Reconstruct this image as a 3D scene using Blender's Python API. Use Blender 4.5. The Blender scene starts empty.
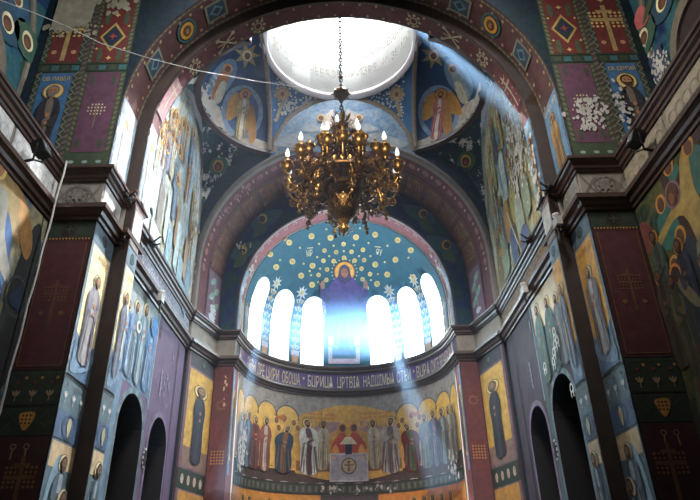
import bpy, bmesh, math, random
from mathutils import Vector, Matrix
from mathutils.geometry import tessellate_polygon
random.seed(7)
SC = bpy.context.scene
COL = SC.collection
PI = math.pi

# ------------------------------------------------------------------ camera (surveyed)
F, PITCH, ROLL, YAW, CX = 606.69, .4953, -.0232, .0065, .0817
cy, sy = math.cos(YAW), math.sin(YAW)
cf = Vector((sy*math.cos(PITCH), cy*math.cos(PITCH), math.sin(PITCH)))
r0 = Vector((cy, -sy, 0)); u0 = r0.cross(cf)
cr = r0*math.cos(ROLL) + u0*math.sin(ROLL)
cu = -r0*math.sin(ROLL) + u0*math.cos(ROLL)
CAM = Vector((CX, 0, 0))
cd = bpy.data.cameras.new('camera'); co = bpy.data.objects.new('camera', cd); COL.objects.link(co)
cd.sensor_width = 36; cd.lens = F/700*36; cd.clip_end = 300; cd.clip_start = .05
co.matrix_world = Matrix(((cr.x, cu.x, -cf.x, CAM.x), (cr.y, cu.y, -cf.y, CAM.y), (cr.z, cu.z, -cf.z, CAM.z), (0, 0, 0, 1)))
SC.camera = co

def ray(p):
    return (cf + cr*((p[0]-350)/F) + cu*((250-p[1])/F))

# ------------------------------------------------------------------ dimensions
FL = -1.6                        # floor
ZU0, ZU1 = 8.04, 8.36            # upper moulding
ZL0, ZL1 = 7.02, 7.34            # lower moulding
WN, WNU = 6.46, 7.95             # nave wall below / above the cornice
Y1, Y2, Y3 = 11.4, 12.51, 13.16  # west face of pier, second order, end of second order
W1, W2, WB = 5.40, 5.06, 5.5
ZA = 10.25                       # springing of the western arch
YE = 19.9; ZE = 10.37            # east wall
YF = 21.86
YA, RA, ZC = 22.6, 4.1, 9.6      # apse centre, radius, springing
ZRING = 15.35; YC = 16.95; S = 2.95
ZD = 18.5; RD = 2.9

# ------------------------------------------------------------------ materials
MATS = {}
def lin(c):
    return tuple((x/255/12.92 if x/255 <= .04045 else ((x/255+.055)/1.055)**2.4) for x in c)
def nt(name):
    m = bpy.data.materials.new(name); m.use_nodes = True
    t = m.node_tree; b = t.nodes['Principled BSDF']
    return m, t, b
def paint(name, c, rough=.75, var=.25, scale=2.5, flake=0., flake_c=(205, 200, 190), spec=.25, gold=0., metal=0., det=8, fscale=1.7, grime=0.):
    """painted plaster: base colour with soft mottling, optional flaked plaster patches"""
    if name in MATS: return MATS[name]
    m, t, b = nt(name); N, L = t.nodes, t.links
    tc = N.new('ShaderNodeTexCoord')
    n = N.new('ShaderNodeTexNoise'); n.inputs['Scale'].default_value = scale; n.inputs['Detail'].default_value = det; n.inputs['Roughness'].default_value = .65
    L.new(tc.outputs['Object'], n.inputs['Vector'])
    mr = N.new('ShaderNodeMapRange'); mr.inputs['From Min'].default_value = .3; mr.inputs['From Max'].default_value = .7
    mr.inputs['To Min'].default_value = 1-var; mr.inputs['To Max'].default_value = 1+var
    L.new(n.outputs['Fac'], mr.inputs['Value'])
    mx = N.new('ShaderNodeMix'); mx.data_type = 'RGBA'; mx.blend_type = 'MULTIPLY'; mx.inputs[0].default_value = 1
    mx.inputs[6].default_value = (*lin(c), 1)
    L.new(mr.outputs['Result'], mx.inputs[7])
    out = mx.outputs[2]
    if metal < .5 and grime > 0:      # soot and grime settled on the old paint
        ng = N.new('ShaderNodeTexNoise'); ng.inputs['Scale'].default_value = 1.3; ng.inputs['Detail'].default_value = 10; ng.inputs['Roughness'].default_value = .72
        L.new(tc.outputs['Object'], ng.inputs['Vector'])
        mg = N.new('ShaderNodeMapRange'); mg.inputs['From Min'].default_value = .35; mg.inputs['From Max'].default_value = .7; mg.inputs['To Min'].default_value = grime*.35; mg.inputs['To Max'].default_value = grime*1.6
        L.new(ng.outputs['Fac'], mg.inputs['Value'])
        xg = N.new('ShaderNodeMix'); xg.data_type = 'RGBA'; xg.inputs[7].default_value = (*lin((78, 72, 68)), 1)
        L.new(mg.outputs['Result'], xg.inputs[0]); L.new(out, xg.inputs[6]); out = xg.outputs[2]
    if flake > 0:
        n2 = N.new('ShaderNodeTexNoise'); n2.inputs['Scale'].default_value = fscale; n2.inputs['Detail'].default_value = 9; n2.inputs['Roughness'].default_value = .7
        L.new(tc.outputs['Object'], n2.inputs['Vector'])
        rp = N.new('ShaderNodeValToRGB'); rp.color_ramp.elements[0].position = .78-flake*.4; rp.color_ramp.elements[1].position = .80-flake*.4
        L.new(n2.outputs['Fac'], rp.inputs['Fac'])
        m2 = N.new('ShaderNodeMix'); m2.data_type = 'RGBA'; m2.inputs[7].default_value = (*lin(flake_c), 1)
        L.new(rp.outputs['Color'], m2.inputs[0]); L.new(out, m2.inputs[6]); out = m2.outputs[2]
    L.new(out, b.inputs['Base Color'])
    b.inputs['Roughness'].default_value = rough; b.inputs['Specular IOR Level'].default_value = spec; b.inputs['Metallic'].default_value = metal
    MATS[name] = m; return m
def fresco(name, cols, scale=1.2, dist=1.5, flake=0., rough=.7, stretch=(1, 1, 1), flake_c=(215, 212, 205), spec=.25, fscale=1.9):
    """a many-coloured mural ground: blotches of several paints"""
    if name in MATS: return MATS[name]
    m, t, b = nt(name); N, L = t.nodes, t.links
    tc = N.new('ShaderNodeTexCoord'); mp = N.new('ShaderNodeMapping'); mp.inputs['Scale'].default_value = stretch
    L.new(tc.outputs['Object'], mp.inputs['Vector'])
    n = N.new('ShaderNodeTexNoise'); n.inputs['Scale'].default_value = scale; n.inputs['Detail'].default_value = 6; n.inputs['Roughness'].default_value = .6; n.inputs['Distortion'].default_value = dist
    L.new(mp.outputs['Vector'], n.inputs['Vector'])
    rp = N.new('ShaderNodeValToRGB'); e = rp.color_ramp.elements
    k = len(cols)
    while len(e) < k: e.new(.5)
    for i, c in enumerate(cols):
        e[i].position = .28 + .44*i/(k-1); e[i].color = (*lin(c), 1)
    L.new(n.outputs['Fac'], rp.inputs['Fac']); out = rp.outputs['Color']
    n3 = N.new('ShaderNodeTexNoise'); n3.inputs['Scale'].default_value = 7; n3.inputs['Detail'].default_value = 6
    L.new(tc.outputs['Object'], n3.inputs['Vector'])
    mr = N.new('ShaderNodeMapRange'); mr.inputs['From Min'].default_value = .3; mr.inputs['From Max'].default_value = .7; mr.inputs['To Min'].default_value = .75; mr.inputs['To Max'].default_value = 1.25
    L.new(n3.outputs['Fac'], mr.inputs['Value'])
    mx = N.new('ShaderNodeMix'); mx.data_type = 'RGBA'; mx.blend_type = 'MULTIPLY'; mx.inputs[0].default_value = 1
    L.new(out, mx.inputs[6]); L.new(mr.outputs['Result'], mx.inputs[7]); out = mx.outputs[2]
    if flake > 0:
        n2 = N.new('ShaderNodeTexNoise'); n2.inputs['Scale'].default_value = fscale; n2.inputs['Detail'].default_value = 9; n2.inputs['Roughness'].default_value = .7
        L.new(tc.outputs['Object'], n2.inputs['Vector'])
        r2 = N.new('ShaderNodeValToRGB'); r2.color_ramp.elements[0].position = .78-flake*.4; r2.color_ramp.elements[1].position = .80-flake*.4
        L.new(n2.outputs['Fac'], r2.inputs['Fac'])
        m2 = N.new('ShaderNodeMix'); m2.data_type = 'RGBA'; m2.inputs[7].default_value = (*lin(flake_c), 1)
        L.new(r2.outputs['Color'], m2.inputs[0]); L.new(out, m2.inputs[6]); out = m2.outputs[2]
    L.new(out, b.inputs['Base Color']); b.inputs['Roughness'].default_value = rough; b.inputs['Specular IOR Level'].default_value = spec
    MATS[name] = m; return m
def glow(name, c, s):
    if name in MATS: return MATS[name]
    m = bpy.data.materials.new(name); m.use_nodes = True; t = m.node_tree; t.nodes.clear()
    e = t.nodes.new('ShaderNodeEmission'); e.inputs[0].default_value = (*c, 1); e.inputs[1].default_value = s
    o = t.nodes.new('ShaderNodeOutputMaterial'); t.links.new(e.outputs[0], o.inputs[0]); MATS[name] = m; return m

# ------------------------------------------------------------------ mesh helpers
class MB:
    def __init__(s): s.v = []; s.f = []; s.m = []; s.mats = []; s.sm = []
    def mi(s, m):
        if m not in s.mats: s.mats.append(m)
        return s.mats.index(m)
    def poly(s, pts, m, smooth=False):
        k = len(s.v); s.v += [tuple(p) for p in pts]; s.f.append(list(range(k, k+len(pts)))); s.m.append(s.mi(m)); s.sm.append(smooth)
    def grid(s, rows, m, smooth=True, close=False):
        k = len(s.v); n = len(rows[0]); i = s.mi(m)
        for r in rows: s.v += [tuple(p) for p in r]
        for a in range(len(rows)-1):
            for b in range(n if close else n-1):
                b2 = (b+1) % n
                s.f.append([k+a*n+b, k+a*n+b2, k+(a+1)*n+b2, k+(a+1)*n+b]); s.m.append(i); s.sm.append(smooth)
    def box(s, a, b, m):
        x0, y0, z0 = a; x1, y1, z1 = b
        P = [(x0,y0,z0),(x1,y0,z0),(x1,y1,z0),(x0,y1,z0),(x0,y0,z1),(x1,y0,z1),(x1,y1,z1),(x0,y1,z1)]
        k = len(s.v); s.v += P; i = s.mi(m)
        for f in ((3,2,1,0),(4,5,6,7),(0,1,5,4),(1,2,6,5),(2,3,7,6),(3,0,4,7)):
            s.f.append([k+q for q in f]); s.m.append(i); s.sm.append(False)
    def tube(s, pts, r, m, n=8, cap=True):
        pts = [Vector(p) for p in pts]; rs = r if isinstance(r, (list, tuple)) else [r]*len(pts)
        rows = []; up = None
        for i, p in enumerate(pts):
            d = (pts[min(i+1, len(pts)-1)]-pts[max(i-1, 0)]).normalized()
            if up is None:
                up = Vector((0, 0, 1)) if abs(d.z) < .9 else Vector((1, 0, 0))
            a = d.cross(up).normalized(); b = a.cross(d).normalized(); up = b
            rows.append([p + (a*math.cos(2*PI*j/n)+b*math.sin(2*PI*j/n))*rs[i] for j in range(n)])
        s.grid(rows, m, True, True)
        if cap:
            s.poly(rows[0][::-1], m); s.poly(rows[-1], m)
    def lathe(s, prof, c, m, n=20):
        """profile of (r, z) turned about the vertical through c"""
        rows = [[(c[0]+r*math.cos(2*PI*j/n), c[1]+r*math.sin(2*PI*j/n), c[2]+z) for j in range(n)] for r, z in prof]
        s.grid(rows, m, True, True)
    def build(s, name, parent=None, **props):
        me = bpy.data.meshes.new(name); me.from_pydata(s.v, [], s.f)
        for m in s.mats: me.materials.append(m)
        me.polygons.foreach_set('material_index', s.m); me.polygons.foreach_set('use_smooth', s.sm)
        me.update()
        o = bpy.data.objects.new(name, me); COL.objects.link(o)
        if parent: o.parent = parent
        for k, v in props.items(): o[k] = v
        return o
def struct(mb, name, parent=None):
    o = mb.build(name, parent)
    if not parent: o['kind'] = 'structure'
    return o
def thing(mb, name, label, cat, group=None):
    o = mb.build(name); o['label'] = label; o['category'] = cat
    if group: o['group'] = group
    return o
def empty(name, loc, label, cat, group=None):
    o = bpy.data.objects.new(name, None); COL.objects.link(o); o.location = loc; o['label'] = label; o['category'] = cat; o.empty_display_size = .2
    if group: o['group'] = group
    return o

def arch_pts(R, z0, zb, n=36, x0=0.):
    """an arch outline: up the left leg, over, down the right leg, as (x, z)"""
    return [(x0-R, zb)] + [(x0-R*math.cos(PI*i/n), z0+R*math.sin(PI*i/n)) for i in range(n+1)] + [(x0+R, zb)]

# ------------------------------------------------------------------ paints
maroon = paint('maroon_plaster', (74, 40, 42), var=.22)
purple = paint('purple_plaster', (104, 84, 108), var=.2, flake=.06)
redbrown = paint('oxblood_moulding', (72, 54, 48), rough=.45, var=.2, spec=.4)
greymould = paint('grey_stone_moulding', (118, 108, 100), var=.15)
darkteal = fresco('dark_teal_ground', [(16, 26, 32), (22, 42, 46), (20, 32, 48), (34, 52, 46)], scale=.9)
purple_s = paint('dull_purple_plaster', (72, 60, 68), var=.25, flake=.05)  # south copy of the purple, darkened because that wall lies in shade
navydark = fresco('navy_cloud_ground', [(14, 24, 52), (22, 40, 84), (18, 56, 62), (40, 66, 60)], scale=1.1)
stone = paint('floor_stone', (120, 110, 100), rough=.4)
white = paint('white_plaster', (226, 224, 218), var=.06)
bluewall = fresco('pale_blue_fresco', [(104, 134, 158), (150, 178, 190), (176, 178, 160), (120, 140, 120), (92, 118, 150)], scale=.55, dist=2.5)
skyblue = paint('star_blue', (44, 88, 128), var=.15, grime=.1)
conchblue = paint('conch_blue', (32, 84, 98), var=.16, grime=.1)
dark = paint('dark_void', (16, 12, 12), var=.1)
frieze_m = paint('frieze_grey', (134, 126, 116), var=.18)
purpleband = paint('inscription_purple', (84, 62, 104), var=.15)
greyplaster = paint('apse_grey', (132, 122, 116), var=.12)
cloud = fresco('cloud_fresco', [(56, 84, 116), (88, 114, 140), (124, 138, 150), (70, 98, 126)], scale=1.0)
conch_side = paint('side_conch_blue', (36, 70, 106), var=.22, grime=.15)
pinkstone = paint('pink_ornament', (138, 84, 84), var=.3, scale=9)

# ------------------------------------------------------------------ the shell
mb = MB(); mb.box((-9, -4, FL-.2), (9, 28, FL), stone); struct(mb, 'floor')
for sx, side in ((-1, 'north'), (1, 'south')):
    # nave wall below the cornice, its ledge, and the set-back lunette wall above
    mb = MB()
    mb.poly([(sx*WN, -3, FL), (sx*WN, Y1, FL), (sx*WN, Y1, ZU1), (sx*WN, -3, ZU1)], darkteal)
    mb.poly([(sx*WN, -3, ZU1), (sx*WN, Y1, ZU1), (sx*WNU, Y1, ZU1), (sx*WNU, -3, ZU1)], greymould)
    mb.poly([(sx*WNU, -3, ZU1), (sx*WNU, Y1, ZU1), (sx*WNU, Y1, 18), (sx*WNU, -3, 18)], navydark)
    struct(mb, 'wall_%s_nave' % side)
    # bay wall with its arched head
    mb = MB(); yc, R, zc = (Y3+YE)/2, (YE-Y3)/2, 12.25
    top = [(sx*WB, yc-R*math.cos(PI*i/24), zc+R*math.sin(PI*i/24)) for i in range(25)]
    mb.poly([(sx*WB, Y3, FL)]+top+[(sx*WB, YE, FL)], bluewall)
    struct(mb, 'wall_%s' % side)

# western arch: first order (y Y1..Y2) and second order (Y2..Y3)
def order(W, ya, yb, outer, zt, mface, msof, mstep, name):
    a = arch_pts(W, ZA, FL); mb = MB()
    for i in range(len(a)-1):
        (x0, z0), (x1, z1) = a[i], a[i+1]
        mb.poly([(x0, ya, z0), (x0, yb, z0), (x1, yb, z1), (x1, ya, z1)], msof, 0 < i < len(a)-2)
    # face towards the nave
    n = len(a); o = []
    for i, (x, z) in enumerate(a):
        if i == 0: o.append((-outer, FL))
        elif i == n-1: o.append((outer, FL))
        else:
            t = PI*(i-1)/(n-3); cx_, sz = -math.cos(t), math.sin(t)
            k = min(outer/max(abs(cx_), 1e-6), (zt-ZA)/max(sz, 1e-6)); o.append((cx_*k, ZA+sz*k))
    for i in range(n-1):
        mb.poly([(a[i][0], ya, a[i][1]), (a[i+1][0], ya, a[i+1][1]), (o[i+1][0], ya, o[i+1][1]), (o[i][0], ya, o[i][1])], mface)
        mb.poly([(a[i][0], yb, a[i][1]), (a[i+1][0], yb, a[i+1][1]), (o[i+1][0], yb, o[i+1][1]), (o[i][0], yb, o[i][1])], mstep)
    return struct(mb, name)
archred = paint('arch_red', (86, 56, 56), var=.3, grime=.2)
stepdark = paint('step_brown', (50, 41, 37), var=.25)
order(W1, Y1, Y2, WNU, 18.2, darkteal, archred, stepdark, 'wall_west_arch')
order(W2, Y2, Y3, WNU, 18.2, stepdark, archred, stepdark, 'wall_west_arch_inner')

# east wall above the big arch, with the lunette of the lantern
mb = MB(); a = arch_pts(W1, ZE, FL); n = len(a); o = []
for i, (x, z) in enumerate(a):
    if i == 0: o.append((-WB-.6, FL))
    elif i == n-1: o.append((WB+.6, FL))
    else:
        t = PI*(i-1)/(n-3); c_, s_ = -math.cos(t), math.sin(t)
        k = min((WB+.6)/max(abs(c_), 1e-6), (ZRING+.6-ZE)/max(s_, 1e-6)); o.append((c_*k, ZE+s_*k))
for i in range(n-1):
    mb.poly([(a[i][0], YE, a[i][1]), (a[i+1][0], YE, a[i+1][1]), (o[i+1][0], YE, o[i+1][1]), (o[i][0], YE, o[i][1])], darkteal)
lun = [(-S*math.cos(PI*i/24), YE-.03, ZRING+S*math.sin(PI*i/24)) for i in range(25)]+[(S, YE-.03, 15.0), (1.5, YE-.03, 15.3), (-1.5, YE-.03, 15.3), (-S, YE-.03, 15.0)]
mb.poly(lun, cloud)
struct(mb, 'wall_east')
# splay, dark ring, reveal
def loft(A, B, m, name=None, mb=None):
    mb = mb or MB()
    mb.grid([A, B], m)
    return mb
def a3(R, z0, y, n=48): return [(x, y, z) for x, z in arch_pts(R, z0, FL, n)]
mb = MB(); mb.grid([a3(W1, ZE, YE), a3((W1+4.87)/2, 10.34, (YE+YF)/2), a3(4.87, 10.3, YF)], maroon)
struct(mb, 'wall_east_splay')
mb = MB(); mb.grid([a3(4.87, 10.3, YF), a3(4.2, 9.67, YF)], navydark, False)
struct(mb, 'wall_east_ring')
mb = MB(); mb.grid([a3(4.2, 9.67, YF), a3(4.14, 9.62, YA)], pinkstone)
struct(mb, 'wall_east_reveal')

# apse: thick shell with six windows cut through
def apse_pt(az, z, r=RA):
    """az from -90 (north) to 90 (south), 0 = east"""
    a = math.radians(az); return (r*math.sin(a), YA+r*math.cos(a), z)
mb = MB(); AZ = [-90+180*i/60 for i in range(61)]
rows = [[apse_pt(a, z) for a in AZ] for z in (FL, 2, 5, 7.3, 8.3, 9.0, ZC)]
for k in range(1, 17):
    e = PI/2*k/16 * .9999
    rows.append([(RA*math.cos(e)*math.sin(math.radians(a)), YA+RA*math.cos(e)*math.cos(math.radians(a)), ZC+RA*math.sin(e)) for a in AZ])
rows2 = []
for r in rows:
    rr = []
    for p in r:
        d = Vector((p[0], p[1]-YA, max(0, p[2]-ZC))); d = d/ max(d.length, 1e-6)*.95; rr.append((p[0]+d.x, p[1]+d.y, p[2]+d.z))
    rows2.append(rr)
mb.grid(rows[:5], greyplaster); mb.grid(rows[4:], conchblue)
mb.grid([r[::-1] for r in rows2], white)
mb.grid([[r[0] for r in rows2], [r[0] for r in rows]], white); mb.grid([[r[-1] for r in rows], [r[-1] for r in rows2]], white)
mb.grid([rows[0], rows2[0]], white)
apse = struct(mb, 'wall_apse')
bm = bmesh.new(); bm.from_mesh(apse.data); bmesh.ops.remove_doubles(bm, verts=bm.verts, dist=1e-3); bmesh.ops.recalc_face_normals(bm, faces=bm.faces); bm.to_mesh(apse.data); bm.free()
WIN = []     # (azimuth, half width in m)
dg = bpy.context.evaluated_depsgraph_get
def cut(o, cutters):
    """cut solid openings through a thick shell and keep the result as its mesh"""
    c = MB()
    for k in cutters: c.f += [[i+len(c.v) for i in f] for f in k.f]; c.v += k.v; c.m += [0]*len(k.f); c.sm += [False]*len(k.f)
    c.mats = [white]
    co_ = c.build('cutter'); b = bmesh.new(); b.from_mesh(co_.data); bmesh.ops.recalc_face_normals(b, faces=b.faces); b.to_mesh(co_.data); b.free()
    md = o.modifiers.new('cut', 'BOOLEAN'); md.operation = 'DIFFERENCE'; md.object = co_; md.solver = 'EXACT'; md.material_mode = 'TRANSFER'
    me = bpy.data.meshes.new_from_object(o.evaluated_get(dg()))
    o.modifiers.clear(); o.data = me
    bpy.data.objects.remove(co_)
def prism(out2d, base, ex, ez, ed, d0, d1):
    """outline (u, z) extruded along ed from d0 to d1"""
    k = MB(); n = len(out2d)
    A = [base+ex*u+ez*z+ed*d0 for u, z in out2d]; B = [base+ex*u+ez*z+ed*d1 for u, z in out2d]
    k.poly(A, white); k.poly(B[::-1], white)
    for i in range(n): k.poly([A[i], B[i], B[(i+1) % n], A[(i+1) % n]], white)
    return k
def arch_out(hw, z0, zt, n=12):
    return [(-hw, z0)]+[(hw, z0)]+[(hw*math.cos(PI*i/n), zt-hw+hw*math.sin(PI*i/n)) for i in range(n+1)]
EZ = Vector((0, 0, 1))
AZW = [-70.5, -46.5, -22.8, 22.8, 46.5, 70.5]
cs = []
for az in AZW:
    a = math.radians(az); d = Vector((math.sin(a), math.cos(a), 0)); e = Vector((math.cos(a), -math.sin(a), 0))
    cs.append(prism(arch_out(.54, 8.42, 11.56), Vector((0, YA, 0)), e, EZ, d, 3.0, 5.5))
cut(apse, cs)
frame_m = paint('window_frame', (190, 192, 196), rough=.5, var=.05)
pane_m = glow('daylight_pane', (.66, .84, 1.0), 13.0); pane_ms = glow('sunny_pane', (.70, .86, 1.0), 42.0)
for i, az in enumerate(AZW):
    a = math.radians(az); d = Vector((math.sin(a), math.cos(a), 0)); e = Vector((math.cos(a), -math.sin(a), 0))
    o0 = Vector((0, YA, 0)); out = arch_out(.54, 8.42, 11.56)
    fr = MB(); inn = arch_out(.525, 8.44, 11.54)
    A = [o0+d*4.45+e*u+EZ*z for u, z in out]; B = [o0+d*4.45+e*u+EZ*z for u, z in inn]; A2 = [p+d*.06 for p in A]; B2 = [p+d*.06 for p in B]
    fr.grid([A2, A, B, B2], frame_m, False, True)
    for (u0, u1, z0, z1) in ((-.008, .008, 8.46, 11.5), (-.52, .52, 9.5, 9.515), (-.52, .52, 10.5, 10.515)):
        q = [o0+d*4.44+e*u+EZ*z for u, z in ((u0, z0), (u1, z0), (u1, z1), (u0, z1))]; fr.poly(q, frame_m)
    w = struct(fr, 'window_%d' % (i+1))
    g = MB(); g.poly([o0+d*4.48+e*u+EZ*z for u, z in arch_out(.525, 8.44, 11.54)][::-1], pane_m if az < 0 else pane_ms); struct(g, 'glass', w)

# doorways in the bay walls
def doorway(i, sx, yc, hw, top):
    m = MB(); d = Vector((sx, 0, 0)); e = Vector((0, 1, 0)); b0 = Vector((sx*(WB-.02), yc, 0))
    out = arch_out(hw, FL, top, 14); A = [b0+e*u+EZ*z for u, z in out]; B = [p+d*1.4 for p in A]
    m.grid([A, B], dark, False, True); m.poly(B, paint('door_dark_wood', (40, 24, 20), var=.3, scale=4))  # near-black colours stand in for the unlit depth of the passage
    o = struct(m, 'door_%d' % i)
    return out, b0, e, d
wallN = bpy.data.objects['wall_north']; wallS = bpy.data.objects['wall_south']
DOORS = [(1, -1, 15.62, .92, 4.30), (2, -1, 18.05, .85, 4.25), (3, 1, 15.35, .92, 4.50), (4, 1, 17.75, .85, 4.28)]
for sx, w in ((-1, wallN), (1, wallS)):
    # rebuild the bay wall as a strip with two arched openings
    mb = MB(); edges = []
    def hole_top(y):
        for i, s_, yc, hw, top in DOORS:
            if s_ == sx and abs(y-yc) <= hw+1e-6:
                return top-hw+math.sqrt(max(0, hw*hw-(y-yc)**2))
        return FL
    ys = sorted({Y3-.3, YE} | {yc+hw*math.cos(PI*k/16)+e for i, s_, yc, hw, t in DOORS if s_ == sx for k in range(17) for e in ((0,) if 0 < k < 16 else ((0, 1e-4) if k == 0 else (-1e-4, 0)))})
    for y0, y1 in zip(ys, ys[1:]):
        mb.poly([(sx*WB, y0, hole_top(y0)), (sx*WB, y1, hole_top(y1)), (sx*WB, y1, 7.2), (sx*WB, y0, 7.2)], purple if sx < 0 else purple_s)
        mb.poly([(sx*WB, y0, 7.2), (sx*WB, y1, 7.2), (sx*WB, y1, ZRING+.1), (sx*WB, y0, ZRING+.1)], bluewall if sx < 0 else bluewall)
    me_o = w.data; tmp = mb.build('tmp'); w.data = tmp.data; bpy.data.objects.remove(tmp)
for d_ in DOORS: doorway(*d_)

# cornice: two mouldings and the frieze between them follow every break of the wall
def apse_path(r=RA, n=40): return [(r*math.sin(math.radians(-90+180*i/n)), YA+r*math.cos(math.radians(-90+180*i/n))) for i in range(n+1)]
def sweep(path, prof, m, mb=None, mats=None):
    mb = mb or MB(); n = len(path); rows = []
    for i, (x, y) in enumerate(path):
        ns = []
        for a, b in ((i-1, i), (i, i+1)):
            if a < 0 or b >= n: continue
            dx, dy = path[b][0]-path[a][0], path[b][1]-path[a][1]; l = math.hypot(dx, dy); ns.append((dy/l, -dx/l))
        if len(ns) == 2:
            (ax, ay), (bx, by) = ns; k = 1+ax*bx+ay*by; nx, ny = (ax+bx)/k, (ay+by)/k
        else: nx, ny = ns[0]
        rows.append([(x+nx*p, y+ny*p, z) for p, z in prof])
    mb.grid(rows, m, False)
    return mb
W2C = 5.28
Lp = [(-WN, -2.9), (-WN, Y1), (-W1, Y1), (-W1, Y2), (-W2C, Y2), (-W2C, Y3), (-WB, Y3), (-WB, YE), (-W1+.02, YE), (-4.87, YF), (-4.2, YF), (-4.14, YA)]
path = Lp + apse_path()[1:-1] + [(-x, y) for x, y in Lp[::-1]]
up = [(0, ZU0), (.06, ZU0), (.08, ZU0+.05), (.12, ZU0+.07), (.13, ZU0+.15), (.19, ZU0+.19), (.21, ZU0+.24), (.25, ZU0+.25), (.25, ZU1), (0, ZU1)]
lo = [(0, ZL0), (.06, ZL0), (.07, ZL0+.06), (.13, ZL0+.09), (.16, ZL0+.16), (.21, ZL0+.2), (.25, ZL0+.21), (.25, ZL1), (0, ZL1)]
struct(sweep(path, up, redbrown), 'trim_1'); struct(sweep(path, lo, redbrown), 'trim_2')
mb = MB()
k1 = len(Lp)-1
sweep(path[:k1+1], [(.012, ZL1), (.012, ZU0)], frieze_m, mb); sweep(path[-k1-1:], [(.012, ZL1), (.012, ZU0)], frieze_m, mb)
struct(mb, 'trim_3')
struct(sweep(path[k1-1:len(path)-k1+1], [(.012, ZL1-.02), (.012, ZU0+.02)], purpleband), 'trim_4')

# ------------------------------------------------------------------ vaulting over the bay
RB, XB = 3.06, 2.09           # plan of each side conch: arc of radius RB centred at |x| = XB
def conch_d(y): return XB+math.sqrt(max(0, RB*RB-(y-YC)**2)) - S
for sx, side in ((-1, 'north'), (1, 'south')):
    mb = MB(); rows = []
    for k in range(13):
        ph = PI/2*k/12; row = []
        for i in range(33):
            t = PI*i/32; y = YC-S*math.cos(t); h = S*math.sin(t); d = max(0, conch_d(y))
            row.append((sx*(S+d*math.cos(ph)), y, ZRING+h*math.sin(ph)))
        rows.append(row)
    mb.grid(rows, conch_side); struct(mb, 'vault_%s' % side)
    # ring moulding at its foot
    pts = [(sx*(S+max(0, conch_d(YC-S*math.cos(PI*i/40)))), YC-S*math.cos(PI*i/40)) for i in range(41)]
    mb = MB()
    pr = [(-.1, ZRING+.10), (.03, ZRING+.09), (.05, ZRING), (.09, ZRING-.02), (.1, ZRING-.1), (-.12, ZRING-.13)]
    pp = pts if sx < 0 else pts[::-1]
    sweep(pp, pr, redbrown, mb); struct(mb, 'trim_ring_%s' % side)
    # pendentives
    for ey in (YE, YC-S):
        sg = 1 if ey > YC else -1; mb = MB(); rows = []
        z0 = 12.0
        for k in range(15):
            ph = PI/2*k/14; c_, s_ = 1-math.cos(ph), math.sin(ph); z = z0+(ZRING-.05-z0)*s_; w = (k/14)**2
            A = Vector((sx*(WB+.02-(WB-S)*c_), ey, z)); B = Vector((sx*(WB+.02-.33*c_), ey-sg*S*c_, z)); row = []
            for j in range(17):
                s = j/16; line = A.lerp(B, s)
                y = ey-sg*S*s; ringp = Vector((sx*(S+max(0, conch_d(y))), y)); ch = Vector((sx*(S+.02+(WB-.33-S)*s), y))
                line.x += (ringp.x-ch.x)*w
                row.append(line)
            rows.append(row)
        mb.grid(rows, fresco('pendentive_green', [(14, 40, 42), (24, 62, 54), (18, 44, 62), (40, 78, 52)], scale=1.3, flake=.55 if (sx < 0 and sg > 0) else .12))
        struct(mb, 'pendentive_%s_%s' % (side, 'east' if sg > 0 else 'west'))
# lantern pendentives (sphere over the square) up to the small ring
mb = MB(); RS = S*math.sqrt(2)
for qx in (-1, 1):
    for qy in (-1, 1):
        rows = []
        for k in range(13):
            f = k/12; row = []
            for j in range(17):
                t = PI/2*j/16; rr = S
                # at azimuth t the sphere is bounded below by the nearer arch, above by the ring
                c_, s_ = math.cos(t), math.sin(t); rmax = S/max(c_, s_); r = rmax+(S-.02-rmax)*f
                row.append((qx*r*c_, YC+qy*r*s_, ZRING+math.sqrt(max(0, RS*RS-r*r))))
            rows.append(row)
        mb.grid(rows, skyblue)
struct(mb, 'vault_lantern')
# arch bands along the four edges of the lantern
tan = paint('tan_band', (120, 104, 88), var=.25, scale=8)
for nm, fx in (('north', lambda u, z, d: (-S+d, YC+u, z)), ('south', lambda u, z, d: (S-d, YC+u, z)), ('east', lambda u, z, d: (u, YC+S-d, z))):
    mb = MB(); rows = []
    for i in range(41):
        t = PI*i/40; c_, s_ = -math.cos(t), math.sin(t)
        rows.append([fx(c_*(S+.02), ZRING+s_*(S+.02), -.02), fx(c_*(S+.02), ZRING+s_*(S+.02), .05), fx(c_*(S-.2), ZRING+s_*(S-.2), .05), fx(c_*(S-.2), ZRING+s_*(S-.2), -.1)])
    mb.grid(rows, tan); struct(mb, 'trim_arch_%s' % nm)
# drum and dome
mb = MB(); n = 64
for z0, z1 in ((ZD-.25, 22.4), (22.4, 25.4)):
    mb.grid([[(r*math.sin(2*PI*j/n), YC+r*math.cos(2*PI*j/n), z) for j in range(n)] for r, z in ((RD, z0), (RD, z1))], white, True, True)
mb2 = MB()
prof = [(RD, ZD-.22), (RD, 25.4)]+[(RD*math.cos(PI/2*k/10*.999), 25.4+RD*math.sin(PI/2*k/10)) for k in range(1, 11)]
oprof = [(r+.3 if z < 25.5 else r*1.1, z+(0 if z < 25.5 else .3)) for r, z in prof]
mb2.lathe(prof, (0, YC, 0), white, 64); mb2.lathe(oprof, (0, YC, 0), white, 64); mb2.lathe([prof[0], oprof[0]], (0, YC, 0), white, 64)
drum = struct(mb2, 'ceiling')
bm = bmesh.new(); bm.from_mesh(drum.data); bmesh.ops.remove_doubles(bm, verts=bm.verts, dist=1e-3); bmesh.ops.recalc_face_normals(bm, faces=bm.faces); bm.to_mesh(drum.data); bm.free()
cs = []
DW = [22.5*k*2+7 for k in range(8)]
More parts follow.
